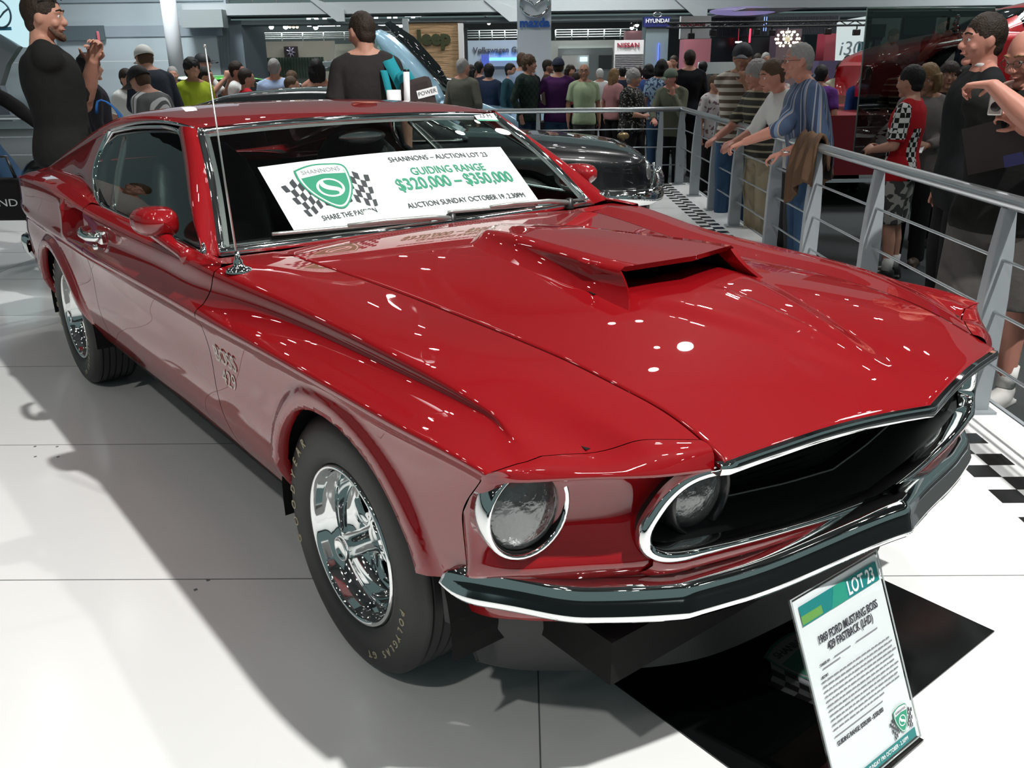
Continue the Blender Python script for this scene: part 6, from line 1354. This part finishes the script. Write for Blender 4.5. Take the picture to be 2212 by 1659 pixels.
# ---------------------------------------------------------------- the crowd beyond
GRP = None
for a in [
 ('man in lime green shirt with black hair standing behind the aerial', (-3.724, 11.000, 1.560), 42, 'rolled', cloth('lime', (.34, .42, .03)), BLK, 'curly', HK, {'skin': SKINT}),
 ('person in crimson top with black hair beside the lime green shirt', (-3.781, 11.600, 1.463), 96, 'long', cloth('crimson', (.28, .03, .06)), BLK, 'short', HK, {'woman': True}),
 ('man in black cap and white tee shirt taking a photo behind the aerial', (-4.247, 13.000, 1.636), 80, 'tee', WHT, BLK, 'short', HK, {'hat': (mat('cap_black', (.012, .014, .018), .7),), 'arms': ('photo', 'photo')}),
 ('man in white tee shirt looking right before the dark saloon', (-3.493, 12.000, 1.526), 88, 'tee', WHT, DENIMD, 'short', HB, {'arms': ('front', 'hang'), 'skin': SKINR}),
 ('boy in bright red tee shirt beside the man in white', (-3.216, 11.400, 1.435), 118, 'tee', cloth('bright_red', (.42, .015, .025)), DENIMD, 'short', HB, {}),
 ('man in pale blue shirt seen from behind under the dark emblem board', (-3.003, 12.000, 1.559), 182, 'long', cloth('pale_blue', (.36, .47, .68)), BLK, 'buzz', HG, {'build': 1.08}),
 ('small child with brown hair below the green striped board', (-2.666, 11.400, 1.337), 96, 'tee', cloth('peach', (.45, .25, .18)), DENIMD, 'short', HBR, {}),
 ('curly haired person just above the small child', (-3.253, 14.000, 1.387), 150, 'tee', cloth('rust', (.22, .08, .05)), DENIMD, 'curly', HBR, {}),
 ('woman with long black hair in blue sleeveless top', (-2.459, 12.000, 1.541), 190, 'sleeveless', cloth('royal', (.03, .035, .22)), BLK, 'long', HK, {'woman': True}),
 ('bald man in pale grey shirt seen from behind left of the cropped man', (-2.163, 11.800, 1.442), 176, 'tee', cloth('pale_grey', (.36, .36, .33)), GRYT, 'thin', (.20, .15, .12), {'skin': SKINR}),
 ('dark haired person in orange red top behind the bald man', (-2.476, 14.000, 1.450), 200, 'tee', cloth('orange', (.50, .10, .06)), GRYT, 'short', HK, {}),
 ('white haired person facing forward beside the cropped man head', (-2.416, 15.000, 1.545), 10, 'long', cloth('cream', (.5, .47, .40)), GRYT, 'curly', HW_, {}),
 ('person in dark top behind the tall man raised hands', (-4.038, 9.000, 1.587), 120, 'long', cloth('dusk', (.03, .028, .035)), BLK, 'curly', HK, {}),
 ('person in white tee shirt between the green car and the boy', (-4.508, 11.000, 1.453), 60, 'tee', WHT, BLK, 'short', HB, {}),
 ('grey haired person beyond the man in white cap', (-5.034, 14.000, 1.475), 20, 'tee', cloth('stone', (.3, .3, .27)), BLK, 'short', HG, {}),
 ('person with black hair in navy top left of the plaid boy', (-0.303, 15.000, 1.449), 170, 'long', cloth('navy', (.02, .03, .06)), BLK, 'curly', HK, {'woman': True}),
 ('taller person with black hair in navy coat behind the ice blue car', (-0.496, 16.000, 1.497), 150, 'long', cloth('navy2', (.022, .026, .045)), BLK, 'short', HK, {}),
 ('woman in pale top with dark hair behind the olive grey shirt', (-0.601, 15.000, 1.439), 100, 'tee', cloth('pale_pink', (.45, .38, .36)), BLK, 'bob', HK, {'woman': True}),
 ('boy with black hair in dark teal top facing right under the blue light', (0.039, 15.000, 1.459), 62, 'long', cloth('teal', (.02, .06, .075)), BLK, 'short', HK, {}),
 ('man in pale blue shirt behind the plaid boy', (0.227, 15.000, 1.616), 178, 'long', cloth('sky', (.30, .38, .52)), DENIMD, 'short', HBR, {}),
 ('man in brown jacket looking right at the foot of the white pillar', (0.685, 16.000, 1.512), 84, 'jacket', cloth('brown', (.06, .04, .03)), BLK, 'short', HB, {'skin': SKINT}),
 ('woman with dark hair between the purple shirt and the green tee', (1.107, 16.500, 1.425), 30, 'tee', cloth('mauve', (.30, .22, .24)), BLK, 'bob', HB, {'woman': True}),
 ('child in red tee shirt behind the bald man shoulder', (1.075, 14.600, 1.309), 140, 'tee', cloth('child_red', (.45, .02, .04)), BLK, 'short', HB, {}),
 ('white haired man in white shirt far behind the bald man', (1.682, 17.000, 1.354), 190, 'tee', WHT, BLK, 'buzz', HW_, {}),
 ('blond woman in dusty pink top left of the patterned blouse', (1.715, 15.000, 1.354), 130, 'tee', cloth('dusty_pink', (.40, .20, .20)), BLK, 'long', HBL, {'woman': True}),
 ('person with black hair far behind left of the patterned blouse', (2.219, 18.000, 1.369), 180, 'long', cloth('ink_blue', (.03, .035, .06)), BLK, 'short', HK, {}),
 ('person in dark red top far behind the patterned blouse', (2.653, 19.000, 1.371), 180, 'long', cloth('wine', (.14, .02, .03)), BLK, 'bob', HB, {}),
 ('woman with black bob in pale blue printed shirt behind the boy in cap', (2.246, 13.600, 1.479), 170, 'tee', printed('blue_print', (.28, .38, .50), (.04, .06, .12), 30, .52), DENIM, 'bob', HK, {'woman': True, 'build': 1.1}),
 ('person with black hair in blue top left of the blue printed shirt', (2.272, 15.000, 1.417), 200, 'tee', cloth('cobalt', (.05, .09, .25)), BLK, 'bob', HK, {}),
 ('balding man facing forward above the boy in cap', (2.926, 17.000, 1.473), 0, 'long', cloth('taupe', (.2, .17, .15)), BLK, 'thin', HB, {}),
 ('dark haired man holding something under the blue column', (3.201, 18.000, 1.558), -30, 'jacket', cloth('dark_jacket', (.03, .025, .025)), BLK, 'short', HB, {'arms': ('chin', 'front')}),
 ('man in black suit seen from behind right of the boy in cap', (2.611, 13.400, 1.604), 184, 'jacket', cloth('suit_dark', (.008, .009, .011)), BLK, 'short', HB, {'extra': 'collar', 'build': 1.08}),
 ('boy in white printed tee shirt left of the striped polo', (2.550, 11.400, 1.288), 30, 'tee', printed('tee_print', (.50, .47, .46), (.16, .10, .12), 16, .60), BLK, 'short', HBR, {'near': 0}),
 ('dark haired person far behind the suited man', (3.770, 18.000, 1.442), 180, 'long', cloth('grey_coat', (.06, .06, .06)), BLK, 'curly', HK, {}),
 ('pale haired person far behind the curly grey man', (5.247, 19.000, 1.603), 10, 'long', cloth('ash', (.2, .2, .2)), BLK, 'short', HG, {}),
 ('dark haired person far behind between the capped and grey men', (5.346, 20.000, 1.596), 170, 'long', cloth('moss', (.06, .07, .05)), BLK, 'short', HB, {}),
 ('man in violet tee shirt behind the striped shirt shoulder', (3.542, 10.500, 1.392), 150, 'tee', cloth('violet', (.10, .03, .17)), DENIMD, 'short', HK, {'skin': SKINT, 'lean': 12}),
 ('man in pale yellow shirt facing forward right of the violet tee', (4.665, 13.000, 1.421), 0, 'tee', cloth('pale_yellow', (.46, .48, .36)), BLK, 'short', HB, {}),
 ('person in blue top near the glass screen edge', (4.379, 11.500, 1.371), -150, 'long', cloth('bright_blue', (.03, .09, .30)), BLK, 'curly', HB, {}),
 ('man in dark suit standing before the bright white panel', (6.928, 19.000, 1.529), 10, 'jacket', cloth('suit_dark', (.008, .009, .011)), BLK, 'short', HK, {}),
 ('woman with dark hair behind the brown bob', (3.762, 7.900, 1.414), -25, 'long', cloth('dark_plum', (.04, .025, .03)), BLK, 'bob', HB, {'woman': True, 'near': 1, 'skin': SKINT}),
 ('person with dark hair just left of the suited man chin', (3.951, 8.000, 1.379), -20, 'long', cloth('black_knit', (.014, .014, .016)), BLK, 'bob', HK, {'woman': True, 'skin': SKINT}),
]:
    kw = dict(a[8]); person(a[0], a[1], a[2], a[3], a[4], a[5], a[6], a[7], **kw)
# ---------------------------------------------------------------- things they hold or left
def Wp(P, p): return P['M'] @ Vector(p)
def hands_mid(P): return (Vector(P['J'][1][2])+Vector(P['J'][-1][2]))/2
q = hands_mid(pA)+Vector((.05, 0, .115)); ph = thing('phone', 'slim pink phone held up by the tall man in black', 'phone', tuple(Wp(pA, q)), pA['root'].rotation_euler.z)
m = MB(); m.box((0, .0, 0), (.016, .052, .105)); m.build('case', mat('phone_pink', (.62, .16, .20), .3), ph, bevel=.004); m = MB(); m.box((-.009, 0, .022), (.003, .046, .05)); m.build('screen', mat('phone_screen', (.05, .04, .08), .1), ph, smooth=False)
sg_ = thing('sunglasses', 'black sunglasses pushed up on the tall man hair', 'sunglasses', tuple(Wp(pA, pA['HX']((.055, 0, .105)))), pA['root'].rotation_euler.z+math.radians(-18))
for s in (-1, 1):
    m = MB(); m.ball((.03, s*.034, 0), (.010, .030, .018), 12, 8); m.build('lens', mat('shade_black', (.01, .01, .012), .08), sg_); m = MB(); m.tube([(.028, s*.062, 0), (-.06, s*.088, -.03)], .003, 6); m.build('arm', BLACK, sg_)
tb = thing('tote_bag', 'blue straps of a bag hanging from the tall man elbow', 'bag', tuple(Wp(pA, (.20, -.235, 1.15))), pA['root'].rotation_euler.z); BLU = cloth('strap_blue', (.02, .10, .30))
for dx, dy in ((.0, -.03), (.05, .05)):
    m = MB(); Q = [[(x, y-.022, z), (x+.012, y+.022, z)] for x, y, z in polyl([(-.03, -.05+dy, -.03), (.0, -.055+dy, .045), (.05, -.045+dy, .02), (.10+dx, -.03+dy, -.15), (.15+dx, -.02+dy, -.38)], 20)]
    m.grid(np.array(Q)); m.build('strap', BLU, tb, solid=.004)
m = MB(); m.box((.20, 0, -.52), (.34, .10, .32)); m.build('bag_body', cloth('bag_blue', (.015, .06, .18)), tb, bevel=.03)
# shoulder bag of the man behind the roof
sb = thing('shoulder_bag', 'dark brown shoulder bag with teal strap on the cropped man back', 'bag', tuple(Wp(pB, (0, 0, 0))), pB['root'].rotation_euler.z); sb.scale = [pB['k']]*3
TEALC = cloth('teal_strap', (.02, .26, .31)); BRN = cloth('bag_brown', (.045, .036, .034))
m = MB(); Q = [[(x, y-.040, z), (x-.01, y+.040, z-.012)] for x, y, z in polyl([(.11, -.115, 1.38), (.02, -.125, 1.486), (-.075, -.135, 1.45), (-.135, -.175, 1.36), (-.15, -.22, 1.26)], 20)]; m.grid(np.array(Q)); m.build('strap', TEALC, sb, solid=.006)
m = MB(); Q = [[(x, y-.022, z), (x-.004, y+.022, z)] for x, y, z in polyl([(-.128, -.10, 1.38), (-.16, -.115, 1.29), (-.168, -.13, 1.20)], 12)]; m.grid(np.array(Q)); m.build('tie_strap', TEALC, sb, solid=.005)
m = MB(); m.box((-.19, -.31, 1.20), (.09, .20, .26), Matrix.Rotation(-.22, 3, 'X')); m.build('bag_body', BRN, sb, bevel=.03); m = MB(); m.box((-.17, -.235, 1.32), (.06, .10, .12), Matrix.Rotation(-.5, 3, 'X')); m.build('flap', TEALC, sb, bevel=.02)
Mt = frame((-.240, -.355, 1.245), (0, -1, .22), (-.05, .2, 1)); pt = panel('paper_label', Mt, .13, .05, PAPER, sb); text('lettering', 'POWER', .034, INK, pt, Mt @ Matrix.Translation((0, 0, .001)))
tu = thing('poster_tube', 'white rolled poster tube standing in the brown shoulder bag', 'tube', tuple(Wp(pB, (-.245, -.225, 1.245)))); m = MB(); m.tube([(0, 0, -.13), (.0, .004, .13)], .020, 16); m.build('tube', PAPER, tu); m = MB(); m.tube([(0, .004, .128), (0, .0045, .142)], .021, 16); m.build('end_cap', BLACK, tu)
pp = thing('paper_roll', 'short curled white paper roll beside the poster tube', 'paper', tuple(Wp(pB, (-.20, -.150, 1.185)))); m = MB(); m.tube([(0, 0, -.08), (0, 0, .08)], .052, 20, flat=.7); m.build('roll', PAPER, pp)
# camera and folder of the large man
ca = thing('compact_camera', 'small silver compact camera held up by the large man', 'camera', tuple(Wp(pG, (.40, .050, 1.425))), pG['root'].rotation_euler.z+.1); SILC = mat('camera_silver', (.62, .62, .58), .3, .5)
m = MB(); m.box((0, 0, 0), (.026, .060, .100)); m.build('camera_body', SILC, ca, bevel=.006); m = MB(); m.lathe([(.0001, .022), (.015, .022), (.017, .018), (.020, .018), (.021, .010)], 24, axis='x', c=(0, .002, -.014)); m.build('lens', BLACK, ca); m = MB(); m.box((.014, .012, .032), (.003, .014, .020)); m.build('flash', mat('flash_white', (.7, .7, .7), .2), ca)
fo = thing('folder', 'black folder with blue glossy corner held by the large man', 'folder', tuple(Wp(pG, (.37, .06, 1.275))), pG['root'].rotation_euler.z); m = MB(); m.box((0, 0, -.02), (.010, .26, .20), Matrix.Rotation(.30, 3, 'X')); m.build('cover', mat('folder_black', (.022, .022, .022), .35), fo, smooth=False)
Mf = frame((.0062, .085, -.075), (0, 1, .31), (0, -.31, 1)); panel('blue_print', Mf, .08, .05, mat('print_blue', (.03, .05, .16), .2), fo)
pa = thing('folded_paper', 'folded white paper in the hands of the woman in grey cardigan', 'paper', tuple(Wp(pI, (.30, .03, 1.06))), pI['root'].rotation_euler.z); m = MB(); m.box((0, 0, 0), (.12, .10, .006), Matrix.Rotation(.5, 3, 'Y')); m.build('sheet', PAPER, pa, smooth=False)
bg = thing('black_bag', 'black bag with pale lettering carried at the left edge behind the car tail', 'bag', tuple(HW(*(-3.676, 6.500, 0.554))), math.atan2(FW.y, FW.x)); m = MB(); m.box((0, 0, 0), (.14, .32, .30)); m.build('bag_body', cloth('bag_black', (.02, .02, .02)), bg, bevel=.03)
m = MB(); m.tube([(0, .10, .14), (0, .06, .30), (0, -.06, .30), (0, -.10, .14)], .012, 8); m.build('handle', BLACK, bg); text('lettering', 'ND', .075, PAPER, bg, frame((-.072, -.045, -.02), (0, -1, 0), (0, 0, 1)), sx=1.3)
wt = thing('wristwatch', 'steel wristwatch on the near arm of the striped shirt man', 'watch', tuple(Wp(pC, Vector(pC['J'][1][2])*.86+Vector(pC['J'][1][1])*.14))); m = MB(); m.tube([(.036*math.cos(t), .036*math.sin(t), 0) for t in np.linspace(0, 2*math.pi, 21)[:-1]], .007, 8, closed=True); m.build('strap', CHROME, wt); m = MB(); m.lathe([(.0001, .012), (.018, .011), (.020, 0)], 20, axis='x', c=(.034, 0, 0)); m.build('dial', CHROME, wt)
# brown jacket over the rail
jc = thing('draped_jacket', 'brown corduroy jacket draped over the right guard rail', 'jacket', tuple(PW(5.05, 0, .93)), math.atan2(PA.y, PA.x)); COR = cloth('corduroy', (.105, .062, .038)); LIN = cloth('lining', (.012, .011, .011))
m = MB(); Q = []
for t in np.linspace(0, 1, 26):
    x = -.20+.42*t; w_ = .018*math.sin(t*17)+.012*math.sin(t*31); l1 = .20+.14*math.sin(t*3+.4); l2 = .34+.10*math.cos(t*4); Q.append(polyl([(x-.03, .10+w_, -l1), (x, .062+w_*.6, -.07), (x, .035, .012), (x, 0, .036+abs(w_)), (x, -.035, .012), (x+.01, -.062-w_*.6, -.07), (x+.03, -.085-w_, -l2)], 28))
m.grid(np.array(Q)); m.build('coat', COR, jc, solid=.014); 
m = MB(); Q = [[(x+.0, .078+.01*math.sin(x*40), z) for x in np.linspace(-.02, .20, 12)] for z in np.linspace(-.04, -.24, 8)]; m.grid(np.array(Q)); m.build('lining', LIN, jc, solid=.004)
s_ = MB(); s_.tube(polyl([(-.16, .06, .03), (-.20, .10, -.06), (-.215, .125, -.18), (-.20, .135, -.27)], 14), [.060]*4+[.056]*5+[.05]*5, 14); sl = link('sleeve', remesh(s_, .010, 4, noise=.009, nscale=22), COR, jc)
m = MB(); m.lathe([(.0001, 0), (.040, .0)], 16, axis='z', c=(-.20, .135, -.276)); m.build('cuff_opening', LIN, sl)
bpy.data.scenes.remove(TS)
